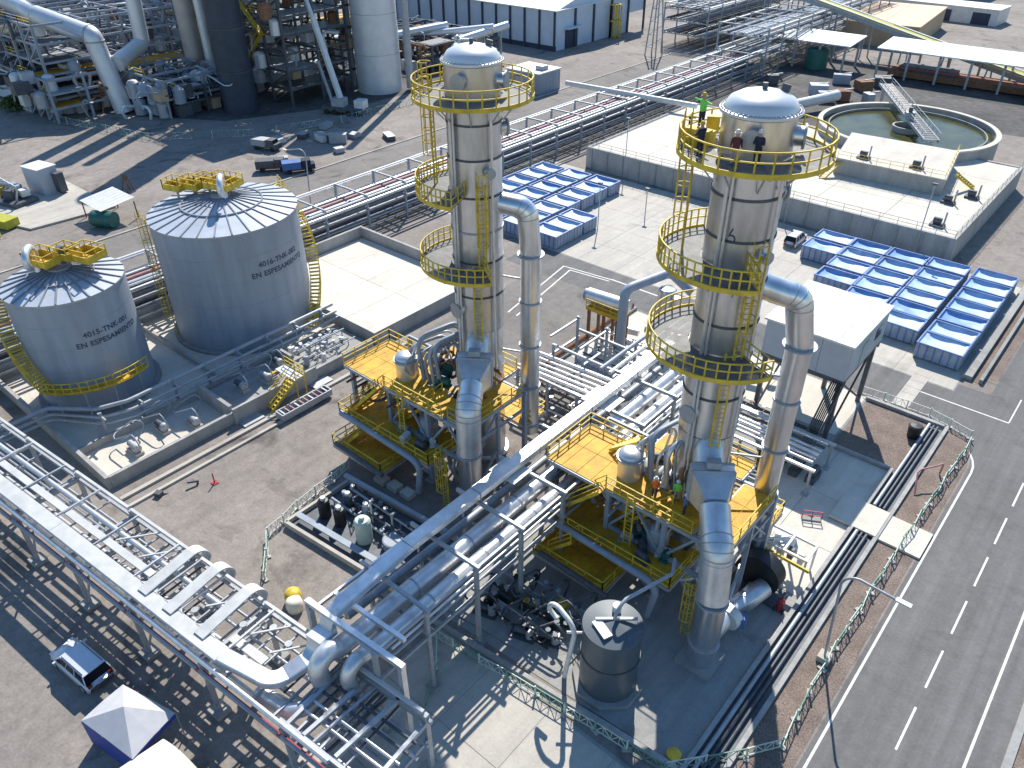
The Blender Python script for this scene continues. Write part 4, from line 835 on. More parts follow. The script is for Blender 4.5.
# pipework field between the two units (behind the silver duct)
t = T('exchanger_pipework', 'cluster of silver pipes and steel frames behind the silver duct', 'pipework', (-35, 57))
for k in range(6): t.part('pipe', 'clad', M().tube([(-41, 47.5 + .75 * k, 3.4), (-30, 48.2 + .75 * k, 3.4)], rnd.choice([.14, .18, .22]), 10))
for x in (-40, -36.4, -33, -30.3):
    for y in (47, 52.5, 56.5): t.part('post', 'tank', M().bar((x, y, .05), (x, y, 4.2 + (1.4 if y > 55 else 0)), .22))
    t.part('beam', 'galv', M().bar((x, 46.6, 3.1), (x, 56.8, 3.1), .2)); t.part('beam', 'galv', M().bar((x, 52, 5.3), (x, 56.8, 5.3), .18))
for y in (47, 52.5, 56.5): t.part('beam', 'tank', M().bar((-40, y, 4.1), (-30.3, y, 4.1), .2, .26))
for x in (-32, -31, -30.1): t.part('pipe', 'tank' if x < -31.5 else 'clad', M().tube([(x, 49, 6.4), (x, 62, 6.4)], .2, 10))
manifold(t, -40.5, -30.5, 57.5, 62.5, .06, ['clad', 'galv', 'white', 'dgrey', 'clad', 'tank'], random.Random(63), 6, .9)
manifold(t, -40, -31, 47, 52, .06, ['clad', 'galv', 'rust', 'dgrey', 'clad'], random.Random(64), 5, .9)
manifold(t, -23, -15.5, 46.5, 52, .06, ['clad', 'galv', 'dgrey', 'tank', 'dgrey'], random.Random(65), 6, .8)
manifold(t, -23.5, -14.5, 58, 61, .06, ['dgrey', 'galv', 'dgrey', 'rust'], random.Random(66), 4, .8)
for k in range(9): t.part('exchanger', ['clad', 'tank', 'steel', 'galv'][k % 4], M().tube([(-39 + 2.0 * k, 64 + (k % 3), 1.0 + .4 * (k % 2)), (-37.4 + 2.0 * k, 64.4 + (k % 3), 1.0 + .4 * (k % 2))], .42, 14))
t = T('arched_pipe', 'tall grey pipe arching over beside a stainless column', 'pipe', (-37, 63))
t.part('pipe', 'tank', M().tube(fillet([(-37.2, 60.3, .3), (-37.2, 60.3, 8.1), (-35.5, 66.4, 8.3), (-33.0, 66.8, 6.5)], 1.1, 7), .5, 16))
t.part('column', 'steel', M().lathe(-34.6, 64.5, [(.95, .1), (.95, 7.2), (.8, 7.4), (.01, 7.6)], 24)); t.part('valve', 'clad', M().tube([(-33.2, 64, 4.5), (-33.2, 64, 7)], .4, 12))
t = T('reactor_drum', 'horizontal silver drum on a yellow painted stand', 'drum', (-40.3, 62))
t.part('shell', 'clad', M().tube([(-42.4, 61.7, 5.1), (-37.6, 62.1, 5.1)], .8, 20)); t.part('head', 'tank', M().tube([(-42.8, 61.66, 5.1), (-42.42, 61.7, 5.1)], .65, 18)); t.part('stand', 'ygrate', M().box(-42, -37.8, 60.7, 63, 3.9, 4.2)); t.part('railing', 'yellow', M().rail([(-42, 60.7, 4.2), (-37.8, 60.7, 4.2)], 1, .07, 1))
for x in (-41.7, -39.8, -38.1):
    for y in (60.9, 62.8): t.part('leg', 'rust', M().bar((x, y, .05), (x, y, 3.9), .28))
solo('brown_gutter', 'rust', M().tube([(-41.9, 51, .55), (-41.9, 70, .55)], .3, 10), 'long rusty brown pipe along the containment kerb', 'pipe', None, (-41.9, 60, 0))

# ================================================================== FAN, VERTICAL TANK AND SKID
t = T('centrifugal_fan', 'black centrifugal fan feeding the right tower inlet stack', 'fan', (-11.6, 40.6, 0))
t.part('scroll', 'black', M().lathe(0, 0, [(.01, -.6), (1.55, -.6), (1.55, .6), (.01, .6)], 32)); sc = t.o.children[0]
for v in sc.data.vertices:
    x, y, z = v.co + Vector(t.org); a = math.atan2(y, x); k = 1 + .16 * (a / math.pi); v.co = (x * k, z, y * k + 1.9)
t.part('inlet_ring', 'clad', M().tube([(-11.6, 41.22, 1.9), (-11.6, 41.8, 1.9)], .95, 20)); t.part('inlet_box', 'galv', M().tube(fillet([(-11.6, 41.8, 1.9), (-13.25, 42.3, 1.9), (-13.25, 42.3, 3)], .8, 4), .8, 16))
t.part('base_frame', 'dgrey', M().box(-13.6, -9.7, 39.7, 41.5, .03, .3)); t.part('motor', 'tank', M().tube([(-11.6, 38.2, 1.2), (-11.6, 39.6, 1.2)], .45, 14))
t.part('outlet_duct', 'clad', M().tube(fillet([(-11.0, 39.9, 1.35), (-11.6, 36.6, 1.3), (-11.8, 34.2, 1.3), (-11.8, 33.2, 1.3)], .8, 4), .72, 18)); t.part('expansion_joint', 'white', M().tube([(-11.5, 36.4, 1.3), (-11.62, 35.7, 1.3)], .8, 18)); t.part('damper', 'bin', M().cbox((-10.9, 36.4, 1.2), .6, .8, .7, .2))
t = T('pipe_bridge_frame', 'small white steel frame with a yellow edge over the fan', 'steel frame', (-11, 43.6))
for x in (-12.9, -11.1, -9.4):
    for y in (42.9, 44.8): t.part('post', 'white', M().bar((x, y, .05), (x, y, 2.6), .14))
    t.part('beam', 'white', M().bar((x, 42.8, 2.65), (x, 44.9, 2.65), .16))
for y in (42.9, 44.8): t.part('beam', 'white', M().bar((-13, y, 2.66), (-9.3, y, 2.66), .18))
t.part('brace', 'white', M().bar((-12.9, 42.9, 2.62), (-11.1, 44.8, 2.62), .1)); t.part('edge', 'yellow', M().bar((-13.2, 42.5, 2.4), (-8.9, 42.3, 2.4), .14, .24))
for k in range(4): t.part('instrument', rnd.choice(['white', 'dgrey', 'galv']), M().cbox((-12.4 + .8 * k, 43.8, 1.8), .4, .4, 1.0))
t = T('wheeled_extinguisher', 'red wheeled fire extinguisher beside the black fan', 'extinguisher', (-9.55, 39.9, 0))
t.part('cylinder', 'red', M().lathe(-9.55, 39.9, [(.26, .15), (.26, 1.05), (.15, 1.22), (.06, 1.3)], 16)); t.part('wheel', 'rubber', M().tube([(-9.9, 39.75, .25), (-9.84, 39.75, .25)], .25, 14)); t.part('wheel', 'rubber', M().tube([(-9.26, 39.75, .25), (-9.2, 39.75, .25)], .25, 14)); t.part('handle', 'dgrey', M().bar((-9.8, 39.7, .3), (-9.8, 39.55, 1.3), .05).bar((-9.3, 39.7, .3), (-9.3, 39.55, 1.3), .05))
t = T('vertical_tank', 'dark grey vertical tank on a chamfered concrete plinth', 'tank', (-15.6, 27.1, 0))
cx, cy = -15.6, 27.3
t.part('plinth', 'concrete2', M().prism([(cx + 2.35 * math.cos(R(22.5 + 45 * k)), cy + 2.35 * math.sin(R(22.5 + 45 * k))) for k in range(8)], .03, .38))
t.part('shell', 'tank2', M().lathe(cx, cy, [(1.85, .38), (1.85, 3.2)], 44)); t.part('shell', 'tank2', M().lathe(cx, cy, [(1.85, 3.22), (1.85, 5.6)], 44)); t.part('band', 'dgrey', M().lathe(cx, cy, [(1.86, 3.12), (1.9, 3.12), (1.9, 3.3), (1.86, 3.3)], 44)); rf = t.part('roof', 'tank2', M().lathe(cx, cy, [(1.9, 5.6), (1.88, 5.72), (.01, 6.1)], 44))
t.part('hatch', 'white', M().cbox((cx - .2, cy - .9, 5.98), 1.4, .6, .1, -.4), rf); t.part('nozzle', 'white', M().tube([(cx - .3, cy + .8, 5.7), (cx - .3, cy + .8, 6.5)], .28, 12), rf); t.part('bracket', 'galv', M().bar((cx - .9, cy - .6, 6.05), (cx + 1.1, cy + 1.0, 6.15), .16), rf)
t.part('vent_pipe', 'tank', M().tube(fillet([(cx + .2, cy + .6, 5.9), (cx + .2, cy + .6, 6.7), (cx + .6, cy + 4.6, 6.9), (cx + .6, cy + 6, 6.9)], .3, 4), .12, 10))
solo('white_vent', 'white', M().tube(fillet([(-17.9, 25.7, .05), (-17.9, 25.7, 5.3), (-18.8, 25.9, 5.3), (-18.8, 25.9, 4.95)], .3, 5), .16, 12).tube([(-17.9, 25.7, 4.6), (-17.0, 26.4, 4.6)], .09, 8), 'white hooked vent pipe rising beside the dark tank', 'vent pipe', None, (-17.7, 25.6, 0))
# pump clutter between tank and rack
for k, (x, y) in enumerate(sorted([(-20.4, 27.2), (-22, 26.4), (-20.8, 29.2), (-23, 28.6), (-18.6, 29.6), (-25.3, 26.2)], key=lambda p: math.hypot(p[0] + 15.6, p[1] - 27.3))):
    t = T('dosing_pump', f'{ORD[k]} nearest dosing pump to the dark vertical tank', 'pump', (x, y, .03), 'dosing pumps left of vertical tank')
    t.part('skid', 'dgrey', M().cbox((x, y, .15), 1.8, 1.0, .24, .3)); t.part('motor', rnd.choice(['dgrey', 'tank', 'yellow']), M().tube([(x - .6, y - .2, .65), (x + .2, y + .1, .65)], .27, 12)); t.part('casing', 'galv', M().tube([(x + .5, y + .1, .3), (x + .5, y + .1, 1.1)], .3, 12)); t.part('pipe', 'dgrey', ortho(x + .5, y, .9, 1.5, x - .9, y + 1.1, .1, .08, 8, .12))
# skid with black vessels left of the silver duct
t = T('pump_pipework', 'dark low pipework and frames left of the vertical tank', 'pipework', (-21.5, 28)); rq = random.Random(44)
t.part('slab', 'concrete2', M().prism([(-27.5, 24.6), (-18.2, 25.6), (-18.2, 31), (-27.5, 30)], .03, .16))
manifold(t, -27, -18.8, 26.0, 30.3, .16, ['dgrey', 'tank', 'dgrey', 'galv', 'black'], rq, 6, .7)
for k in range(8):
    x, y = rq.uniform(-26.5, -19), rq.uniform(26, 30.2); t.part('panel', rq.choice(['dgrey', 'tank', 'yellow', 'teal', 'black']), M().cbox((x, y, .6), rq.uniform(.4, 1.1), rq.uniform(.3, .8), rq.uniform(.6, 1.2), rq.random()))
t = T('treatment_skid', 'low walled skid with bottle vessels left of the silver duct', 'skid', (-37.5, 26))
t.part('floor', 'dgrey', M().prism([(-43.2, 22.3), (-31.4, 23.4), (-31.4, 29.6), (-43.2, 28.6)], .02, .2))
for a, b in (((-43.3, 22.2), (-31.3, 23.3)), ((-43.3, 22.2), (-43.3, 28.7)), ((-43.3, 28.7), (-31.3, 29.8))): t.part('curb', 'concrete', M().bar((*a, .3), (*b, .3), .28, .55))
t.part('beam', 'tank', M().bar((-43, 28.2, 1.6), (-31, 29.1, 1.6), .3, .3)); t.part('tray', 'tank', M().bar((-43, 23.2, .8), (-32, 24.2, .8), .5, .12))
for x, y, r_, h, mm in ((-41.7, 24.9, .5, 1.7, 'black'), (-40.0, 25.1, .48, 1.6, 'black'), (-37.2, 25.2, .65, 2.2, 'mint'), (-41, 26.8, .4, 1.3, 'dgrey'), (-39.0, 27.0, .35, 1.2, 'tank')):
    v = t.part('vessel', mm, M().lathe(x, y, [(r_, .2), (r_, h), (r_ * .8, h + .2), (.01, h + .3)], 20)); t.part('cap', 'white', M().lathe(x, y, [(.22, h + .22), (.22, h + .5), (.01, h + .52)], 12), v)
t.part('drum', 'tank', M().lathe(-34.9, 26.3, [(.95, .2), (.95, .95), (.85, 1.0), (.01, 1.02)], 24)); t.part('post', 'white', M().tube([(-38.2, 26.9, .2), (-38.2, 26.9, 2.5)], .08, 8)); t.part('post', 'white', M().tube([(-36.1, 27.2, .2), (-36.1, 27.2, 2.2)], .08, 8))
manifold(t, -42.6, -32.4, 25.9, 28.6, .2, ['dgrey', 'tank', 'galv', 'dgrey'], random.Random(62), 4, .8)
for k in range(3): solo('crate', 'deck', M().box(-42 + k * 1.5, -40.9 + k * 1.5, 30.3 + .1 * k, 31.2 + .1 * k, .02, .5), ['pale crate nearest the fence by the left frame', 'pale crate in the middle beside the left frame', 'pale crate farthest right beside the left frame'][k], 'crate', 'pale crates beside the left frame', (-41.4 + k * 1.5, 30.7, .02))

# ================================================================== PEOPLE
def person(label, loc, rz, top, legs, hat, arms):
    """one continuous body grown with a skin modifier, then baked; hard hat is a child"""
    me = bpy.data.meshes.new('person'); al, ar = arms
    V = [(0, 0, .95), (0, 0, 1.15), (0, 0, 1.40), (0, .01, 1.52), (0, .02, 1.63), (0, .02, 1.72),
         (-.1, 0, .88), (-.12, .02, .5), (-.12, 0, .09), (-.12, .13, .05), (.1, 0, .88), (.12, .02, .5), (.12, 0, .09), (.12, .13, .05),
         (-.2, 0, 1.40), (-.2 + al[0], al[1], al[2]), (-.2 + al[3], al[4], al[5]), (.2, 0, 1.40), (.2 + ar[0], ar[1], ar[2]), (.2 + ar[3], ar[4], ar[5])]
    E = [(0, 1), (1, 2), (2, 3), (3, 4), (4, 5), (0, 6), (6, 7), (7, 8), (8, 9), (0, 10), (10, 11), (11, 12), (12, 13), (2, 14), (14, 15), (15, 16), (2, 17), (17, 18), (18, 19)]
    rad = [.15, .15, .16, .065, .095, .085, .1, .075, .055, .05, .1, .075, .055, .05, .075, .055, .042, .075, .055, .042]
    me.from_pydata(V, E, []); o = bpy.data.objects.new('tmp', me); COL.objects.link(o)
    md = o.modifiers.new('s', 'SKIN'); sv = me.skin_vertices[0].data
    for i, r_ in enumerate(rad): sv[i].radius = (r_ * 1.15, r_); 
    sv[0].use_root = True
    o.modifiers.new('d', 'SUBSURF').levels = 1
    bpy.context.view_layer.update(); em = bpy.data.meshes.new_from_object(o.evaluated_get(bpy.context.evaluated_depsgraph_get())); bpy.data.objects.remove(o)
    em.materials.clear()
    for k in (top, legs, 'skin', 'black'): em.materials.append(MT[k])
    for p in em.polygons:
        c = p.center; p.use_smooth = True
        hand = min((c - Vector(V[16])).length, (c - Vector(V[19])).length) < .09
        p.material_index = 3 if c.z < .13 else 2 if (c.z > 1.5 and abs(c.x) < .17) or hand else 1 if c.z < .92 and abs(c.x) < .21 else 0
    em.name = 'person'; b = obj('person', em, None, loc, R(rz)); b['label'] = label; b['category'] = 'person'
    m = M().lathe(0, .02, [(.135, 1.70), (.13, 1.76), (.10, 1.83), (.05, 1.86), (.005, 1.865)], 16, share=True).sector(0, .02, .1, .17, 1.69, 1.705, n=16)
    obj('hard_hat', m.mesh('hard_hat', hat), b)
    return b
DN = ((-.06, .02, 1.13, -.07, .12, .9), (.06, .02, 1.13, .07, .12, .9)); OUT = ((-.28, 0, 1.38, -.52, .06, 1.36), (.28, 0, 1.38, .5, .06, 1.44)); FW = ((-.06, .1, 1.14, -.02, .33, 1.12), (.06, .1, 1.14, .02, .33, 1.1))
TP = lambda a, r_, z=31.47: (-17.2 + r_ * math.cos(R(a)), 39.75 + r_ * math.sin(R(a)), z)
person('person in maroon top and grey trousers at the right tower rail', TP(-84, 3.0), 20, 'maroon', 'khaki', 'white', DN)
person('person in black clothes standing against the right tower shell', TP(-62, 2.5), 190, 'navy', 'navy', 'white', FW)
person('person in dark clothes leaning at left rail of the right tower', TP(-122, 3.3), 70, 'navy', 'navy', 'yellow', FW)
person('person in lime vest with arms spread on the right tower', TP(-165, 3.0, 32.3), 160, 'lime', 'navy', 'yellow', OUT)
solo('step_box', 'yellow', M().box(-.8, .8, -.6, .6, 0, .86), 'yellow step box under the person in lime on right tower', 'step', None, TP(-165, 3.0, 31.45)).data = M().box(-.7, .7, -.5, .5, 0, .72).box(-.7, .7, -.5, .1, .72, .86).mesh('step_box', 'yellow')
person('person in orange vest working on the right tower yellow deck', (-18.6, 36.3, 8.03), 40, 'orange', 'navy', 'white', FW)
person('person in lime vest working on the right tower yellow deck', (-17.3, 37.0, 8.03), 210, 'lime', 'khaki', 'white', FW)
person('person in blue shirt near the duct on right tower deck', (-16.2, 36.2, 8.03), 120, 'bluec', 'navy', 'white', DN)

# ================================================================== VEHICLES
def car(name, label, loc, rz, body, L_=4.3, W=1.75, H=1.52):
    t = T(name, label, 'car', (0, 0, 0)); w = W / 2
    # stations along the length: x, half-width at sill, half-width at belt, belt height, bottom
    st = [(-L_ / 2, .86, .80, .62, .32), (-L_ / 2 + .12, .97, .93, .86, .22), (-L_ / 2 + .9, 1, .98, .93, .2), (0, 1, 1, .95, .2), (L_ / 2 - 1.2, 1, .97, .9, .2), (L_ / 2 - .35, .96, .9, .76, .22), (L_ / 2, .8, .72, .55, .3)]
    m = M(); v = []
    for x, a, b, h, z0 in st: v += [(x, -w * a, z0), (x, -w * a, z0 + (h - z0) * .55), (x, -w * b, h), (x, 0, h + .04), (x, w * b, h), (x, w * a, z0 + (h - z0) * .55), (x, w * a, z0)]
    f = []
    for i in range(len(st) - 1):
        for j in range(7): f.append((i * 7 + j, (i + 1) * 7 + j, (i + 1) * 7 + (j + 1) % 7, i * 7 + (j + 1) % 7)[::-1])
    n = len(st) - 1; f += [tuple(range(7)), tuple(n * 7 + j for j in range(6, -1, -1))]
    m.add(v, f, True); t.part('body', body, m)
    gl = [(-L_ / 2 + .16, .84, .9), (-L_ / 2 + .42, .78, H - .05), (L_ / 2 - 1.75, .76, H - .03), (L_ / 2 - .98, .86, .9)]
    m = M(); v = []
    for x, a, z in gl: v += [(x, -w * a, z), (x, w * a, z)]
    v2 = [(gl[0][0], -w * .93, .88), (gl[0][0], w * .93, .88), (gl[3][0], -w * .93, .88), (gl[3][0], w * .93, .88)]
    # glasshouse: rear glass, windscreen, side glass, roof
    a0, a1, b0, b1, c0, c1, d0, d1 = v
    m.add([v2[0], v2[1], b1, b0], [(0, 1, 2, 3)]); t.part('rear_window', 'glass', m)
    t.part('windscreen', 'glass', M().add([v2[3], v2[2], c0, c1], [(0, 1, 2, 3)]))
    for s_, q in ((-1, 0), (1, 1)):
        lo0, lo1, up0, up1 = v2[q], v2[2 + q], (b0, b1)[q], (c0, c1)[q]
        f_ = (0, 1, 2, 3) if s_ < 0 else (3, 2, 1, 0)
        t.part('side_window', 'glass', M().add([lo0, lo1, up1, up0], [f_]))
        for k in (.36, .66):
            A = Vector(lo0).lerp(Vector(lo1), k); B = Vector(up0).lerp(Vector(up1), k * 1.02); t.part('pillar', body, M().bar(A + Vector((0, s_ * .01, 0)), B + Vector((0, s_ * .01, 0)), .07, .04))
        for lo, up in ((lo0, up0), (lo1, up1)): t.part('pillar', body, M().bar(lo, up, .07, .07))
    t.part('roof', body, M().prism([(b0[0] - .05, -w * .78), (c0[0] + .05, -w * .78), (c0[0] + .05, w * .78), (b0[0] - .05, w * .78)], H - .06, H))
    for s_ in (-1, 1): t.part('roof_rail', 'dgrey', M().bar((b0[0] + .1, s_ * w * .7, H + .05), (c0[0] - .1, s_ * w * .7, H + .05), .04, .05))
    for x in (-L_ / 2 + .75, L_ / 2 - .8):
        for s_ in (-1, 1):
            wh = t.part('wheel', 'rubber', M().tube([(x, s_ * (w - .2), .32), (x, s_ * (w + .02), .32)], .32, 18)); t.part('rim', 'galv', M().tube([(x, s_ * (w + .021), .32), (x, s_ * (w + .035), .32)], .2, 14), wh)
    for s_ in (-1, 1):
        t.part('tail_lamp', 'lamp', M().cbox((-L_ / 2 + .07, s_ * w * .74, .8), .14, .26, .26)); t.part('headlamp', 'headlamp', M().cbox((L_ / 2 - .16, s_ * w * .66, .64), .26, .36, .14)); t.part('mirror', body, M().cbox((L_ / 2 - 1.3, s_ * (w + .1), .98), .16, .2, .14))
    t.part('bumper', 'dgrey', M().cbox((-L_ / 2 + .02, 0, .42), .1, W * .78, .2)); t.part('number_plate', 'white', M().cbox((-L_ / 2 - .02, 0, .66), .02, .5, .12))
    t.o.location = loc; t.o.rotation_euler = (0, 0, rz); return t
car('parked_car', 'silver blue hatchback parked in the shade of near pipe rack', (-42.6, 5.45, .02), R(186), 'carblue', 4.8, 1.95, 1.6)
car('parked_car', 'white car parked by the basin wall beside blue skips', (-35.1, 99.6, .05), R(92), 'carwhite', 4.4, 1.8, 1.6)
def truck(label, loc, rz, cab, bed):
    t = T('pickup_truck', label, 'truck', (0, 0, 0)); t.part('chassis', 'dgrey', M().box(-2.7, 2.6, -.8, .8, .45, .75)); t.part('cab', cab, M().prism([(.4, -.95), (2.2, -.95), (2.6, -.8), (2.6, .8), (2.2, .95), (.4, .95)], .6, 1.35)); t.part('cab_top', cab, M().box(.5, 1.9, -.85, .85, 1.35, 2.0)); t.part('windscreen', 'glass', M().box(1.9, 1.95, -.75, .75, 1.4, 1.95))
    t.part('bed', bed, M().box(-2.7, .3, -1, 1, .76, 1.9))
    for x in (-1.7, 1.6):
        for s_ in (-1, 1): t.part('wheel', 'rubber', M().tube([(x, s_ * .75, .42), (x, s_ * 1.0, .42)], .42, 14))
    t.o.location = loc; t.o.rotation_euler = (0, 0, rz)
truck('dark blue box truck parked left of the street lamp', (-110.5, 73.6, .01), R(60), 'navy', 'bluec')
truck('dark grey box truck parked behind the blue one', (-114.5, 71.2, .01), R(50), 'dgrey', 'dgrey')
truck('low dark flatbed truck in the shade of the tall stacks', (-124.5, 77, .01), R(20), 'dgrey', 'galv')
t = T('mobile_crane', 'mobile crane with white boom raised beside dark lattice frame', 'crane', (-131.5, 100.5, 0))
t.part('carrier', 'dgrey', M().cbox((-131.5, 100.5, 1.1), 9, 2.6, .9, .4)); t.part('cab', 'white', M().cbox((-128.2, 102.2, 2.2), 2.0, 2.2, 1.6, .4)); t.part('turret', 'galv', M().cbox((-132.5, 100.2, 2.3), 2.6, 2.2, 1.6, .4))
t.part('boom', 'white', M().bar((-132, 100.2, 3), (-139.5, 101.6, 17), .9, 1.0)); t.part('boom_tip', 'greyduct', M().bar((-139.5, 101.6, 17), (-142, 102, 21.5), .6, .7)); t.part('ram', 'galv', M().bar((-133.6, 99.2, 2.6), (-137.4, 99.9, 9.5), .45))
for x in (-3.4, -1.6, 1.4, 3.2):
    for s_ in (-1.1, 1.1): t.part('wheel', 'rubber', M().tube([(-131.5 + x * .92 - s_ * .39, 100.5 + x * .39 + s_ * .92, .55), (-131.5 + x * .92 - s_ * .5, 100.5 + x * .39 + s_ * 1.18, .55)], .55, 12))

# ================================================================== TENTS
t = T('canopy_tent', 'grey-topped canopy tent with blue sides beside the hatchback', 'tent', (-35, 5.4, 0))
c4 = [(-36.9, 3.4), (-37.35, 6.2), (-33.1, 7.3), (-32.3, 4.2)]; pk = (-34.95, 5.35, 3.55)
for i in range(4):
    a, b = c4[i], c4[(i + 1) % 4]; ax, bx = (*a, 2.45), (*b, 2.45); mid = ((a[0] + b[0]) / 2, (a[1] + b[1]) / 2, 2.52)
    t.part('roof_panel', 'tentgrey', M().add([ax, mid, pk], [(2, 1, 0)])); t.part('roof_panel', 'tentgrey', M().add([mid, bx, pk], [(2, 1, 0)]))
    t.part('valance', 'tentblue', M().add([ax, bx, (*b, 2.1), (*a, 2.1)], [(0, 1, 2, 3)])); t.part('pole', 'galv', M().bar((*a, 0), (*a, 2.4), .07))
for i in (0, 3): a, b = c4[i], c4[(i + 1) % 4]; t.part('side_sheet', 'tentblue', M().add([(*a, 2.1), (*b, 2.1), (*b, .1), (*a, .1)], [(0, 1, 2, 3)]))
t = T('canopy_tent', 'cream barrel-roofed canopy at the bottom edge beside the blue tent', 'tent', (-30.6, 4.3, 0))
m = M(); n = 10; v = []
for k in range(n + 1):
    f_ = k / n; v += [(-32.6 + 3.9 * f_, 2.2 - .1 + .35 * f_, 2.35 + .55 * math.sin(math.pi * f_)), (-32.2 + 3.9 * f_, 6.0 + .35 * f_, 2.35 + .55 * math.sin(math.pi * f_))]
m.add(v, [(2 * k, 2 * k + 2, 2 * k + 3, 2 * k + 1) for k in range(n)], True); t.part('roof', 'cream', m)
for x, y in ((-32.5, 2.3), (-32.2, 5.9), (-28.75, 2.6), (-28.4, 6.2)): t.part('pole', 'galv', M().bar((x, y, 0), (x, y, 2.35), .07))
for k, (x, y, mm, lb) in enumerate([(-36.6, 18.0, 'yellow', 'yellow drum standing behind the crossover ducts'), (-35.9, 17.6, 'cream', 'cream sack leaning on the yellow drum')]):
    solo('drum' if k == 0 else 'sack', mm, M().lathe(x, y, [(.01, .01), (.55, .02), (.62, .5), (.55, .95), (.3, 1.1), (.01, 1.12)], 18, share=True), lb, 'drum' if k == 0 else 'sack', None, (x, y, 0))
solo('hose_reel', 'yellow', M().lathe(-9.6, 25.6, [(.01, .04), (.42, .05), (.45, .35), (.3, .6), (.01, .65)], 14, share=True), 'yellow covered bollard at the pad corner on bottom edge', 'bollard', None, (-9.6, 25.6, 0))
solo('black_bin', 'black', M().lathe(-8.9, 66.4, [(.5, .02), (.62, 1.2), (.66, 1.22), (.5, 1.35), (.01, 1.4)], 18), 'black round bin standing on gravel by the fence corner', 'bin', None, (-8.9, 66.4, 0))
solo('red_hose_rack', 'pink', M().tube(fillet([(-6.2, 58.5, .1), (-6.2, 60, .9), (-5.6, 61.6, 1.0), (-5.4, 62.5, .1)], .3, 4), .08, 8), 'faded red hose stand on the gravel near the fence', 'hose', None, (-6, 60, 0))
t = T('red_barrier', 'small red and grey barrier standing on the sunlit pad', 'barrier', (-11.6, 50.2)); t.part('frame', 'red', M().rail([(-12.2, 49.7, .06), (-10.9, 50.4, .06)], .9, .06, .7, False, 0)); t.part('base', 'concrete2', M().cbox((-11.6, 50.1, .12), 1.5, .5, .12, .5))
t = T('blue_chest', 'pale blue chest on the sunlit pad by the white frame', 'chest', (-12.2, 46.6)); t.part('box', 'liner', M().cbox((-12.2, 46.6, .45), 1.6, 1.0, .75, .3)); t.part('lid', 'roofp', M().cbox((-12.2, 46.6, .87), 1.66, 1.06, .08, .3))

# ================================================================== FENCES
def fence(label, pts, mats, h=.9, sp=2.2):
    t = T('mesh_fence', label, 'fence', (*pts[0], 0)); k = 0
    for a, b in zip(pts[:-1], pts[1:]):
        a, b = Vector((*a, 0)), Vector((*b, 0)); n = max(1, round((b - a).length / sp))
        for i in range(n):
            p, q = a.lerp(b, i / n), a.lerp(b, (i + 1) / n); j = .1 * math.sin(k * 2.3); o_ = Vector((j, j * .6, 0)); m = M()
            for z in (.12, h): m.bar(p + o_ + Vector((0, 0, z)), q - o_ + Vector((0, 0, z)), .055)
            nn = 4
            for s_ in range(nn):
                u, w = p.lerp(q, s_ / nn), p.lerp(q, (s_ + 1) / nn); f_ = s_ % 2
                m.bar(u + Vector((0, 0, h if f_ else .12)), w + Vector((0, 0, .12 if f_ else h)), .04); m.bar(w + Vector((0, 0, .12)), w + Vector((0, 0, h)), .035)
            t.part('fence_panel', mats[k % len(mats)], m); t.part('post', mats[(k + 1) % len(mats)], M().bar(p, p + Vector((0, 0, h + .12)), .1)); t.part('foot', 'concrete', M().cbox(p + Vector((0, 0, .06)), .6, .3, .1, k)); k += 1
fence('pale mesh fence bending round the skid in the yard', [(-39.9, 17.8), (-43.4, 20.6), (-44.2, 24), (-44.9, 30)], ['mint', 'mint', 'white'])
fence('green and white mesh fence along the front pad kerb', [(-27.2, 22.3), (-18.5, 23.4), (-9.8, 24.4)], ['mint', 'green', 'mint'])
fence('green mesh fence on the gravel between drain and road', [(-9.6, 24.5), (-6.3, 28.4), (-5.0, 30.4), (-5.3, 37.2), (-5.1, 51.9), (-4.8, 62.1), (-4.6, 68.6)], ['mint', 'green', 'mint'])
fence('pale mesh fence along the junction corner above the gravel', [(-4.8, 69.4), (-8.7, 70.6), (-15, 70.2)], ['white', 'mint'])
fence('faint green mesh fence round the far stacks yard', [(-172, 60), (-146, 66), (-133, 80), (-127, 96), (-126, 118)], ['green', 'tank', 'mint'], 1.3, 4)
fence('short green chain fence below the connecting rack', [(-26.6, 22.6), (-24.6, 20.6), (-23.2, 18.3)], ['mint', 'green'])

# ================================================================== LAMPS AND POLES
def lamp(label, x, y, h, dx, dy, base=True):
    t = T('street_lamp', label, 'street lamp', (x, y, 0))
    t.part('pole', 'galv', M().tube(fillet([(x, y, .1), (x, y, h), (x + dx, y + dy, h + .25)], .5, 5), .085, 8)); t.part('head', 'white', M().cbox((x + dx * 1.15, y + dy * 1.15, h + .27), .9 if abs(dx) > abs(dy) else .34, .34 if abs(dx) > abs(dy) else .9, .12))
    if base: t.part('base', 'concrete', M().cbox((x, y, .25), .8, .8, .5))
lamp('grey street lamp on the gravel strip leaning over the road', -5.5, 38, 7.6, 2.6, .2)
lamp('grey street lamp behind the larger storage tank', -95.5, 64.5, 8.6, -2.2, -1.0)
for x, y, h, lb in ((-55.9, 94.6, 4, 'short floodlight post on the open apron'), (-68, 107.2, 9, 'tall thin pole at the basin left front wall'), (-21.4, 105.4, 9.8, 'tall pole with small lamp in front of basin wall'), (-39, 104.6, 7.5, 'thin leaning pole behind the right tower'), (-58.6, 86.5, 6.5, 'thin lamp pole beside left block of skips')):
    t = T('light_pole', lb, 'pole', (x, y, 0)); t.part('pole', 'galv', M().tube([(x, y, .04), (x, y, h)], .07, 8)); t.part('head', 'dgrey', M().cbox((x, y, h + .12), .6, .4, .22))

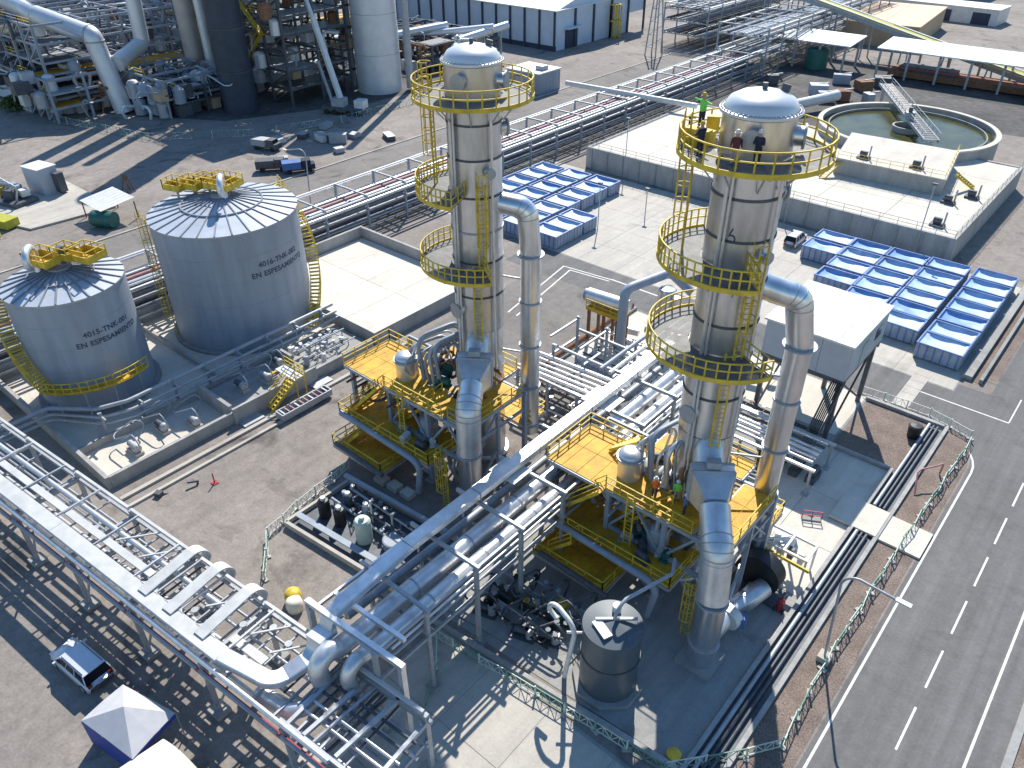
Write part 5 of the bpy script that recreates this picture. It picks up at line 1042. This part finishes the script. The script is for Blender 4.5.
# ================================================================== FAR PLANT, TOP LEFT
def lattice(label, x0, x1, y0, y1, h, nx, ny, nz, mm, seed, clutter):
    rr = random.Random(seed); t = T('steel_structure', label, 'steel structure', ((x0 + x1) / 2, (y0 + y1) / 2))
    xs = [x0 + (x1 - x0) * i / nx for i in range(nx + 1)]; ys = [y0 + (y1 - y0) * i / ny for i in range(ny + 1)]; zs = [h * (i + 1) / nz for i in range(nz)]
    for x in xs:
        for y in ys: t.part('column', mm, M().bar((x, y, 0), (x, y, h), .45))
    for z in zs:
        for x in xs: t.part('beam', mm, M().bar((x, y0, z), (x, y1, z), .3, .4))
        for y in ys: t.part('beam', mm, M().bar((x0, y, z), (x1, y, z), .3, .4))
        for k in range(nx):
            if rr.random() < .6: t.part('floor_panel', rr.choice(['dgrey', 'galv', 'ygrate' if rr.random() < .5 else 'galv']), M().box(xs[k] + .3, xs[k + 1] - .3, y0 + .3, ys[rr.randint(1, ny)] - .3, z + .22, z + .28))
            if rr.random() < .45: t.part('railing', 'yellow' if rr.random() < .7 else 'galv', M().rail([(xs[k], y0, z + .2), (xs[k + 1], y0, z + .2)], 1.1, .12, 3, False, 0))
    for i in range(nx):
        for j, z in enumerate(zs):
            zb = zs[j - 1] if j else 0
            if rr.random() < .75: t.part('brace', mm, M().bar((xs[i], y0, zb), (xs[i + 1], y0, z), .25))
    for k in range(clutter):
        x, y, z = rr.uniform(x0, x1), rr.uniform(y0 - 3, y1), rr.choice([0] + zs[:-1]); q = rr.random()
        if q < .35: t.part('vessel', rr.choice(['tank', 'galv', 'greyduct', 'rust', 'dgrey']), M().lathe(x, y, [(1.2, z + .2), (1.2, z + 2.8), (.8, z + 3.2), (.01, z + 3.4)], 14))
        elif q < .75: t.part('pipe', rr.choice(['greyduct', 'galv', 'dgrey', 'tank', 'rust']), ortho(x, y, z, z + rr.uniform(1.5, 3.5), x + rr.uniform(-8, 8), y + rr.uniform(-4, 4), z, rr.choice([.12, .2, .32]), 8))
        else: t.part('cabinet', rr.choice(['cab', 'tan', 'dgrey', 'white', 'shed']), M().cbox((x, y, z + 1.2), rr.uniform(1.5, 4), rr.uniform(1.5, 3), 2.2))
    return t
lattice('dark lattice frame with yellow rails between slate tower and big cylinder', -170, -144, 97, 113, 34, 4, 2, 10, 'dgrey', 21, 60)
lattice('dark pipe frame under the big white bent duct', -214, -174, 62, 92, 17, 7, 3, 5, 'tank', 22, 110)
lattice('dark frame around the beige stacks', -200, -172, 96, 118, 26, 5, 2, 6, 'tank', 23, 70)
lattice('low cluttered frame in front of the stacks', -176, -156, 76, 90, 7, 3, 1, 2, 'tank', 24, 50)
lattice('far dark frame behind the left stacks', -262, -222, 80, 150, 22, 6, 4, 4, 'dgrey', 25, 60)
lattice('cluttered pipe frame beside the pale sheet-clad building', -172, -142, 136, 158, 6, 6, 3, 2, 'dgrey', 26, 90)
lattice('low dark pipe frame at the far left edge before hut', -186, -170, 60, 74, 8, 4, 2, 3, 'tank', 31, 40)
lattice('dark frame between the bent duct and the slate tower', -168, -155, 78, 90, 5, 4, 2, 2, 'dgrey', 32, 50)
lattice('tall dark frame left of the big silver cylinder', -158, -145, 112, 128, 30, 2, 2, 7, 'dgrey', 33, 30)
t = T('yellow_stair_flight', 'yellow stair slanting up the dark frame beside big cylinder', 'stair', (-152, 96.4))
for k, (xa, za, xb, zb) in enumerate(((-158, 6.8, -150, 13.6), (-150, 13.6, -158, 20.4), (-158, 20.4, -150, 27.2))):
    t.part('flight', 'yellow', M().bar((xa, 96.2, za), (xb, 96.2, zb), .9, .25)); t.part('hand_rail', 'yellow', M().bar((xa, 95.8, za + 1.1), (xb, 95.8, zb + 1.1), .12)); t.part('landing', 'ygrate', M().box(xb - 1, xb + 1, 95.6, 96.8, zb - .1, zb))
t = T('slate_tower', 'tall dark slate cylinder tower at the top left', 'tower', (-151, 88)); 
for k in range(6): t.part('shell_course', 'slate', M().lathe(-150, 88.5, [(3.4, 8 * k), (3.4, 8 * k + 7.9)], 36)); t.part('flange', 'dgrey', M().lathe(-150, 88.5, [(3.4, 8 * k + 7.88), (3.55, 8 * k + 7.88), (3.55, 8 * k + 8.02), (3.4, 8 * k + 8.02)], 36))
t = T('silver_cylinder', 'broad pale silver cylinder standing in shade at the top', 'silo', (-140.5, 118))
for k in range(5): t.part('shell_course', 'greyduct', M().lathe(-140.5, 118, [(4.9, 8 * k), (4.9, 8 * k + 7.95)], 40))
t.part('side_pipe', 'tank', M().tube([(-145.6, 115, .5), (-145.6, 115, 40)], .4, 10)); t.part('side_pipe', 'galv', M().tube([(-135, 122, .5), (-135, 122, 40)], .8, 12))
t = T('bent_duct', 'huge white bent duct dropping to the ground at far left', 'duct', (-167.5, 73))
P1 = fillet([(-167.7, 72.3, 0), (-167.7, 72.3, 17.2), (-181, 68.5, 18.6), (-192, 62, 19), (-225, 56, 24)], 4, 7)
t.part('duct', 'greyduct', M().tube(P1, 1.85, 20)); t.part('joint_ring', 'galv', M().tube([P1[1] - Vector((0, 0, .3)), P1[1]], 2.0, 20)); t.part('joint_ring', 'galv', M().tube([P1[8], P1[8] + (P1[9] - P1[8]).normalized() * .35], 2.0, 20))
t = T('bent_duct', 'white duct bending down between the bent duct and beige stack', 'duct', (-172, 82))
t.part('duct', 'greyduct', M().tube(fillet([(-168.2, 73.6, 9.2), (-172.5, 83.4, 9.2), (-172.5, 83.4, 42)], 3, 7), 1.5, 18))
t = T('beige_stack', 'tall beige stack left of the dark slate tower', 'stack', (-171, 94)); t.part('shell', 'beige', M().lathe(-171, 92, [(1.95, 0), (1.95, 22)], 24)); t.part('shell', 'beige', M().lathe(-171, 92, [(1.95, 22.1), (1.95, 48)], 24)); t.part('ring', 'galv', M().lathe(-171, 92, [(1.95, 21.9), (2.1, 21.9), (2.1, 22.2), (1.95, 22.2)], 24))
t = T('slim_stack', 'slim pale pipe stack touching the beige stack', 'stack', (-166.5, 93)); t.part('shell', 'greyduct', M().tube(fillet([(-163, 90, 1.2), (-166.5, 93, 1.2), (-166.5, 93, 46)], 1.2, 5), .95, 14)); t.part('saddle', 'galv', M().cbox((-163.5, 90.4, .4), 1.5, 1.5, .8))
t = T('slim_stack', 'pale leaning-looking stack right of the dark slate tower', 'stack', (-172, 113)); t.part('shell', 'beige', M().lathe(-171, 112, [(1.25, 0), (1.25, 46)], 18)); t.part('base', 'concrete2', M().lathe(-171, 112, [(1.8, 0), (1.8, 1), (1.25, 1)], 18))
t = T('site_hut', 'small blue-grey hut at the far left edge', 'hut', (-199, 64.5)); t.part('wall', 'shed', M().box(-206, -194, 61, 68, 0, 3.6)); t.part('roof', 'shedroof', M().add([(-206.4, 60.6, 3.6), (-193.6, 60.6, 3.6), (-193.6, 68.4, 3.6), (-206.4, 68.4, 3.6), (-206.4, 64.5, 5), (-193.6, 64.5, 5)], [(0, 1, 5, 4), (2, 3, 4, 5), (1, 2, 5), (3, 0, 4)])); t.part('door', 'shedrib', M().box(-193.99, -193.9, 63.5, 65, 0, 2.3)); t.part('lean_to', 'shed', M().box(-193.8, -188, 61.5, 66, 1.9, 2.1)); t.part('post', 'galv', M().bar((-188.3, 61.8, 0), (-188.3, 61.8, 1.9), .2))
# bush at the left edge
t = T('bush', 'small green bush by the hut at far left', 'bush', (-187, 58.5)); m = M(); rb = random.Random(3)
for k in range(420):
    a, b, r_ = rb.uniform(0, 6.28), rb.uniform(-.2, 1.5), 2.6 * rb.random() ** .4; c = Vector((-187 + r_ * math.cos(a) * math.cos(b), 58.5 + r_ * math.sin(a) * math.cos(b), .6 + r_ * .9 * abs(math.sin(b)))); u = Vector((rb.uniform(-1, 1), rb.uniform(-1, 1), rb.uniform(-1, 1))).normalized() * .35; w = u.orthogonal().normalized() * .25
    m.add([c - u, c + w, c + u, c - w], [(0, 1, 2, 3)])
o = t.part('foliage', 'leaf', m); o['kind'] = 'stuff'; t.part('stem', 'bark', M().tube([(-187, 58.5, 0), (-187, 58.5, 1.4)], .15, 6))

# left-edge yard: slab, cabinet, skid, open shed
sheet('service_road', 'asphalt2', rect(-109, -93.5, -60, 190), .006)
for x in (-109.2, -93.4): struct('kerb', 'concrete', M().box(x, x + .3, -60, 190, 0, .14))
sheet('shade_toned_sheet', 'shadefloor', [(-270, 50), (-196, 57), (-164, 72), (-146, 82), (-134, 108), (-132, 130), (-150, 160), (-300, 190)], .004)  # dark sheet painted in for the deep shadows among the stacks and frames
sheet('shade_toned_sheet', 'shadefloor', [(-81, 142), (-50, 142), (-47, 168), (-8, 172), (-6, 212), (-81, 212)], .004)  # dark asphalt, with the shadow lying on it put into its colour
struct('equipment_slab', 'concrete', M().prism([(-140, 28), (-120, 34), (-119, 46), (-136, 46)], .01, .3))
t = T('control_cabinet', 'tall grey control cabinet on the far left slab', 'cabinet', (-133.5, 42)); t.part('body', 'cab', M().cbox((-133.5, 42, 2.3), 4, 3, 4, .2)); t.part('top', 'white', M().cbox((-133.5, 42, 4.36), 4.3, 3.3, .12, .2)); t.part('door', 'tank', M().cbox((-131.6, 42.1, 2.1), .12, 1.2, 2.6, .2)); t.part('side_unit', 'dgrey', M().cbox((-130.8, 43.4, 2.0), 1.2, 1.2, 3.0, .2))
t = T('compressor_skid', 'dark compressor skid at the far left edge', 'compressor', (-137, 36.5)); t.part('base', 'dgrey', M().cbox((-136, 36, .6), 13, 4, .6, .25)); rb = random.Random(5)
for k in range(12): t.part('unit', rb.choice(['dgrey', 'galv', 'tank', 'yellow', 'white']), M().cbox((-141 + k * .85, 35 + rb.uniform(-1, 1.6) + k * .2, 1.6), rb.uniform(.8, 1.8), rb.uniform(.8, 1.6), rb.uniform(1, 2.4), rb.random()))
for k in range(6): t.part('pipe', 'galv', M().tube(fillet([(-140 + k * 1.6, 35, .9), (-140 + k * 1.6, 35.4, 3), (-138.5 + k * 1.6, 36.5, 3), (-138.5 + k * 1.6, 36.5, .9)], .3, 3), .16, 8))
t = T('sludge_pump', 'yellow pump unit at the left edge below compressor', 'pump', (-125, 32)); t.part('body', 'olive', M().cbox((-125, 32, .8), 5, 2.2, 1.2, .3)); t.part('engine', 'dgrey', M().cbox((-127.5, 31, 1.0), 2, 1.8, 1.4, .3)); t.part('hose', 'olive', M().tube(fillet([(-124, 31, 1.2), (-122, 30.4, 1.6), (-120.5, 30, .3)], .5, 4), .25, 8))
t = T('open_shed', 'corrugated white roofed shed over a teal tank', 'shed', (-115.5, 43.5))
for k in range(7): t.part('roof_sheet', 'white', M().add([(-119 + k * .95, 41.2, 2.6), (-118.1 + k * .95, 41.2, 2.6), (-118.1 + k * .95, 46.4, 3.2), (-119 + k * .95, 46.4, 3.2)], [(0, 1, 2, 3)]))
for x, y in ((-118.8, 41.4), (-112.6, 41.4), (-118.8, 46.2), (-112.6, 46.2)): t.part('post', 'rust', M().bar((x, y, 0), (x, y, 2.6), .14))
solo('teal_tank', 'teal', M().tube([(-114.5, 40.8, 1.2), (-111.6, 42.4, 1.2)], 1.15, 18), 'dark teal horizontal tank under the corrugated shed', 'tank', None, (-113, 41.6, 0))
t = T('pipe_stand', 'rusty trestle standing alone in the dusty yard', 'trestle', (-124, 50)); 
for s_ in (-1, 1): t.part('leg', 'rust', M().bar((-124 + s_ * .9, 50, 0), (-124 + s_ * .4, 50.6, 2.6), .16)); t.part('leg', 'rust', M().bar((-124 + s_ * .9, 51.2, 0), (-124 + s_ * .4, 50.6, 2.6), .16))
t.part('bar', 'rust', M().bar((-125, 50.6, 2.6), (-123, 50.6, 2.6), .16))
solo('orange_cover', 'orange', M().cbox((-104.5, 59.5, .6), 3, 2, 1.2, .5), 'orange covered pallet behind the larger storage tank', 'pallet', None, (-104.5, 59.5, 0)); bpy.data.objects['orange_cover'].data = M().prism([(-1.5, -1), (1.4, -1.1), (1.6, .9), (-1.3, 1.1)], 0, .9).prism([(-1.2, -.8), (1.1, -.9), (1.2, .7), (-1, .9)], .9, 1.3).mesh('orange_cover', 'orange')
rb = random.Random(11)
SCRX = lambda p: (.756 * p[0] + .655 * p[1]) / (-.655 * p[0] + .756 * p[1])
for k, (x, y) in enumerate(sorted([(rb.uniform(-128, -112), rb.uniform(74, 96)) for _ in range(10)], key=SCRX)):
    q = rb.choice(['galv', 'white', 'cab', 'dgrey', 'bin'])
    w, d, h = rb.uniform(1.2, 3.4), rb.uniform(1, 2), rb.uniform(.6, 1.6); e = T('yard_crate', f'{ORD[k]} crate from the left in the yard below the crane', 'crate', (x, y), 'crates in the shaded yard below crane'); e.part('box', q, M().cbox((x, y, h / 2 + .1), w, d, h, k)); e.part('lid', 'galv', M().cbox((x, y, h + .16), w + .1, d + .1, .08, k)); e.part('pallet', 'rust', M().cbox((x, y, .06), w + .2, d + .2, .1, k))

# ================================================================== FAR BUILDINGS
t = T('process_building', 'long blue-grey sheet-clad building with pale roof at top centre', 'building', (-134, 173))
x0, x1, y0, y1, hh = -215, -134, 173, 215, 9.6
for k in range(16):
    w = (x1 - x0) / 16; t.part('wall_panel', 'shed', M().box(x0 + k * w, x0 + (k + 1) * w - .05, y0, y0 + .3, 1.2, hh)); t.part('pilaster', 'shedrib', M().box(x0 + (k + 1) * w - .55, x0 + (k + 1) * w, y0 - .35, y0 - .002, 0, hh))
t.part('plinth', 'shedrib', M().box(x0, x1, y0 - .1, y0 + .3, 0, 1.18))
for k in range(5):
    w = (y1 - y0) / 5; t.part('wall_panel', 'shed', M().box(x1 - .3, x1, y0 + .31 + k * w, y0 + .31 + (k + 1) * w - .36, 0, hh)); t.part('pilaster', 'shedrib', M().box(x1 + .002, x1 + .4, y0 + .31 + (k + 1) * w - .9, y0 + .31 + (k + 1) * w - .3, 0, hh))
xm = (y0 + y1) / 2; t.part('gable', 'shed', M().add([(x1 - .15, y0, hh), (x1 - .15, y1, hh), (x1 - .15, xm, hh + 5)], [(0, 1, 2)]))
t.part('roof', 'shedroof', M().prism([(x0 - .5, y0 - .6), (x1 + .6, y0 - .6), (x1 + .6, xm), (x0 - .5, xm)], hh, hh + .25)); rf = t.o.children[-1]
for v in rf.data.vertices:
    if v.co.y > 10: v.co.z += 5
t.part('roof', 'shedroof', M().prism([(x0 - .5, xm), (x1 + .6, xm), (x1 + .6, y1 + .6), (x0 - .5, y1 + .6)], hh, hh + .25)); rf = t.o.children[-1]
for v in rf.data.vertices:
    if v.co.y < 25: v.co.z += 5
d = t.part('door', 'shedrib', M().box(x1 + .002, x1 + .1, 177, 182.5, 0, 4.6)); t.part('canopy', 'shed', M().box(x1, x1 + 1.8, 176.4, 183, 5.0, 5.3), d)
t.part('stair_tower', 'yellow', M().rail([(x1 + 1.2, 196, 0), (x1 + 3.4, 198, 0), (x1 + 1.2, 199, 0)], 8.5, .3, 1.2, True, 0))
t = T('grey_block', 'small dark grey block building right of the left tower top', 'building', (-113, 141)); t.part('wall', 'tank', M().box(-119, -110, 136.5, 144, 0, 4.2)); t.part('roof', 'shedroof', M().box(-119.2, -109.8, 136.3, 144.2, 4.2, 4.45)); t.part('duct', 'galv', M().box(-116, -112, 135.6, 136.48, 1, 3.4)); t.part('unit', 'galv', M().cbox((-112, 140, 4.9), 2, 2, .9))
for k, (x, y, L_, a, lb) in enumerate([(-154, 140, 20, .3, 'white sloping duct left of the left tower dome'), (-146, 149, 18, -.2, 'second white duct behind the left tower dome'), (-140, 152, 14, .5, 'short white duct right of the left tower dome')]):
    t = T('sloping_duct', lb, 'duct', (x, y)); q = Vector((math.cos(a + .8), math.sin(a + .8), 0)) * L_ / 2; c = Vector((x, y, 7)); t.part('duct', 'greyduct', M().tube([c - q + Vector((0, 0, -1)), c + q + Vector((0, 0, 1))], .9, 14)); t.part('trestle', 'galv', M().bar(c + Vector((0, 0, -7)), c - Vector((0, 0, .8)), .4)); t.part('trestle', 'galv', M().bar(c + q * .7 + Vector((0, 0, -7)), c + q * .7 - Vector((0, 0, .2)), .4))
def box_building(name, label, x0, x1, y0, y1, h, wall, roof, doors, rz=0):
    cx, cy = (x0 + x1) / 2, (y0 + y1) / 2; t = T(name, label, 'building', (0, 0, 0)); a, b = (x1 - x0) / 2, (y1 - y0) / 2
    n = max(2, round(a / 3))
    for k in range(n): t.part('wall_panel', wall, M().box(-a + 2 * a * k / n, -a + 2 * a * (k + 1) / n - .06, -b, -b + .25, 0, h))
    n2 = max(2, round(b / 3))
    for k in range(n2): t.part('wall_panel', wall, M().box(a - .25, a, -b + .26 + (2 * b - .52) * k / n2, -b + .26 + (2 * b - .52) * (k + 1) / n2 - .06, 0, h))
    t.part('back_wall', wall, M().box(-a, a, b - .25, b, 0, h)); t.part('end_wall', wall, M().box(-a, -a + .25, -b + .26, b - .26, 0, h))
    m = max(2, round(a / 4))
    for k in range(m): t.part('roof_sheet', roof, M().box(-a - .3 + (2 * a + .6) * k / m, -a - .3 + (2 * a + .6) * (k + 1) / m - .08, -b - .3, b + .3, h, h + .25))
    for dx, w, hh_ in doors: t.part('door', 'shedrib', M().box(dx, dx + w, -b - .06, -b - .002, 0, hh_))
    t.o.location = (cx, cy, 0); t.o.rotation_euler = (0, 0, rz); return t
box_building('tan_building', 'flat tan building behind the conveyor gallery', -83, -64, 232, 268, 5.4, 'tan', 'tanroof', [(4, 2.2, 2.6)], R(6))
box_building('white_building', 'long low white building at top right', -92, -54, 282, 292, 4.2, 'white', 'shedroof', [(2, 4, 3.2), (12, 5, 3.2)], R(-4))
box_building('tan_hut', 'small tan hut at the top right edge', -42, -34, 270, 278, 3.2, 'tan', 'tanroof', [(-1, 1.6, 2.2)], 0)
box_building('white_building', 'distant white shed at the top edge beyond white building', -120, -70, 330, 345, 6, 'shed', 'shedroof', [(2, 5, 4)], 0)
box_building('site_office', 'distant blue-grey office at the top edge beyond racks', -150, -128, 262, 290, 6, 'shed', 'shedroof', [(2, 3, 3)], 0)
def canopy(label, x0, x1, y0, y1, h, step):
    t = T('canopy_roof', label, 'canopy', ((x0 + x1) / 2, (y0 + y1) / 2)); n = max(2, round((x1 - x0) / 5))
    for k in range(n): t.part('roof_sheet', 'shedroof', M().add([(x0 + (x1 - x0) * k / n, y0, h), (x0 + (x1 - x0) * (k + 1) / n - .05, y0, h), (x0 + (x1 - x0) * (k + 1) / n - .05, y1, h + .9), (x0 + (x1 - x0) * k / n, y1, h + .9), (x0 + (x1 - x0) * k / n, y0, h - .25), (x0 + (x1 - x0) * (k + 1) / n - .05, y0, h - .25), (x0 + (x1 - x0) * (k + 1) / n - .05, y1, h + .65), (x0 + (x1 - x0) * k / n, y1, h + .65)], [(0, 1, 2, 3), (7, 6, 5, 4), (4, 5, 1, 0), (5, 6, 2, 1), (6, 7, 3, 2), (7, 4, 0, 3)]))
    x = x0 + .8
    while x < x1:
        for y in (y0 + .6, y1 - .6): t.part('post', 'galv', M().bar((x, y, 0), (x, y, h - .2), .45))
        t.part('rafter', 'dgrey', M().bar((x, y0 + .3, h - .45), (x, y1 - .3, h + .3), .25, .35)); x += step
    return t
c1 = canopy('pale canopy roof over a green tank left of the clarifier', -86, -66, 196, 206, 6.2, 6)
c2 = canopy('long pale canopy roof behind the clarifier at right', -61, -8, 199, 209, 6.2, 6.5)
for k in range(8): c2.part('rail', 'red', M().bar((-60 + k * 6.5, 199.6, 2.6), (-54 + k * 6.5, 199.6, 2.6), .2))
solo('green_tank', 'teal', M().lathe(-74, 198, [(2.6, .1), (2.6, 4.2), (2.2, 4.6), (.01, 4.8)], 24), 'dark green tank standing under the pale canopy', 'tank', None, (-74, 198, 0))
t = T('belt_filter', 'long brown sheet of equipment under the long canopy', 'filter', (-40, 204)); t.part('bed', 'rust', M().box(-58, -12, 201, 207, .3, 1.6)); t.part('hood', 'dgrey', M().box(-56, -44, 201.5, 206, 1.6, 2.6)); t.part('tank', 'slate', M().box(-28, -22, 195, 198.6, 0, 4)); t.part('tank', 'dgrey', M().box(-20, -14, 194, 198, 0, 3))
t = T('conveyor_gallery', 'yellow-green conveyor gallery slanting across the top right corner', 'conveyor', (-66, 214))
a, b = Vector((-104, 222, 14.5)), Vector((-24, 207.5, .6)); d_ = (b - a).normalized(); n_ = Vector((-d_.y, d_.x, 0)).normalized()
t.part('belt', 'olive', M().bar(a + Vector((0, 0, .6)), b + Vector((0, 0, .6)), 2.3, .5)); 
for q in (-1.35, 1.35): t.part('side_frame', 'dgrey' if q > 0 else 'galv', M().bar(a + n_ * q, b + n_ * q, .25, 1.1)); t.part('top_rail', 'shedroof', M().bar(a + n_ * q * 1.1 + Vector((0, 0, 1.0)), b + n_ * q * 1.1 + Vector((0, 0, 1.0)), .5, .16))
for k in range(8):
    p = a.lerp(b, (k + .5) / 8)
    for q in (-1, 1): t.part('trestle', 'galv', M().bar((p + n_ * q * 2.0) * 1 - Vector((0, 0, p.z)), p + n_ * q * 1.2 - Vector((0, 0, .6)), .3))
solo('feed_pipe', 'white', M().tube([(-64.5, 150, 1.6), (-57, 168, 2.4)], 1.0, 14), 'fat pale feed pipe left of the clarifier', 'pipe', None, (-60, 159, 0))
rb = random.Random(17)
for k, (x, y) in enumerate(sorted([(rb.uniform(-76, -52), rb.uniform(168, 192)) for _ in range(8)], key=SCRX)):
    e = T('filter_unit', f'{ORD[k]} small equipment box from the left behind the clarifier', 'equipment', (x, y), 'equipment units left of the clarifier'); w = rb.uniform(1.5, 4)
    e.part('body', rb.choice(['dgrey', 'cab', 'galv', 'rust', 'dgrey', 'tank']), M().cbox((x, y, 1.1), w, rb.uniform(1.5, 3), 2, rb.random())); e.part('pipe', 'galv', M().bar((x, y, 2.1), (x + 1.2, y + 2.5, 2.1), .25))
for k, (x, y, w, d, h) in enumerate([(-70, 143, 6, 3, 1.8), (-66, 147, 5, 3, 1.6)]):
    e = T('skid_cover', ['white topped skid behind the basin left corner', 'second white topped skid behind the basin left corner'][k], 'skid', (x, y)); e.part('body', 'dgrey', M().cbox((x, y, h / 2), w, d, h, .3)); e.part('cover', 'white', M().cbox((x, y, h + .06), w * .9, d * .9, .12, .3))
t = T('lattice_mast', 'slim steel mast beside the top centre yard', 'mast', (-112, 186)); 
for dx, dy in ((-1, -1), (1, -1), (1, 1), (-1, 1)): t.part('leg', 'galv', M().bar((-112 + dx * 1.6, 186 + dy * 1.6, 0), (-112 + dx * .6, 186 + dy * .6, 16), .25))
for z in range(2, 16, 3): t.part('ring', 'galv', M().bar((-113.4 + z * .05, 184.6 + z * .05, z), (-110.6 - z * .05, 184.6 + z * .05, z), .18).bar((-113.4 + z * .05, 184.6 + z * .05, z), (-110.6 - z * .05, 187.4 - z * .05, z + 2), .15))
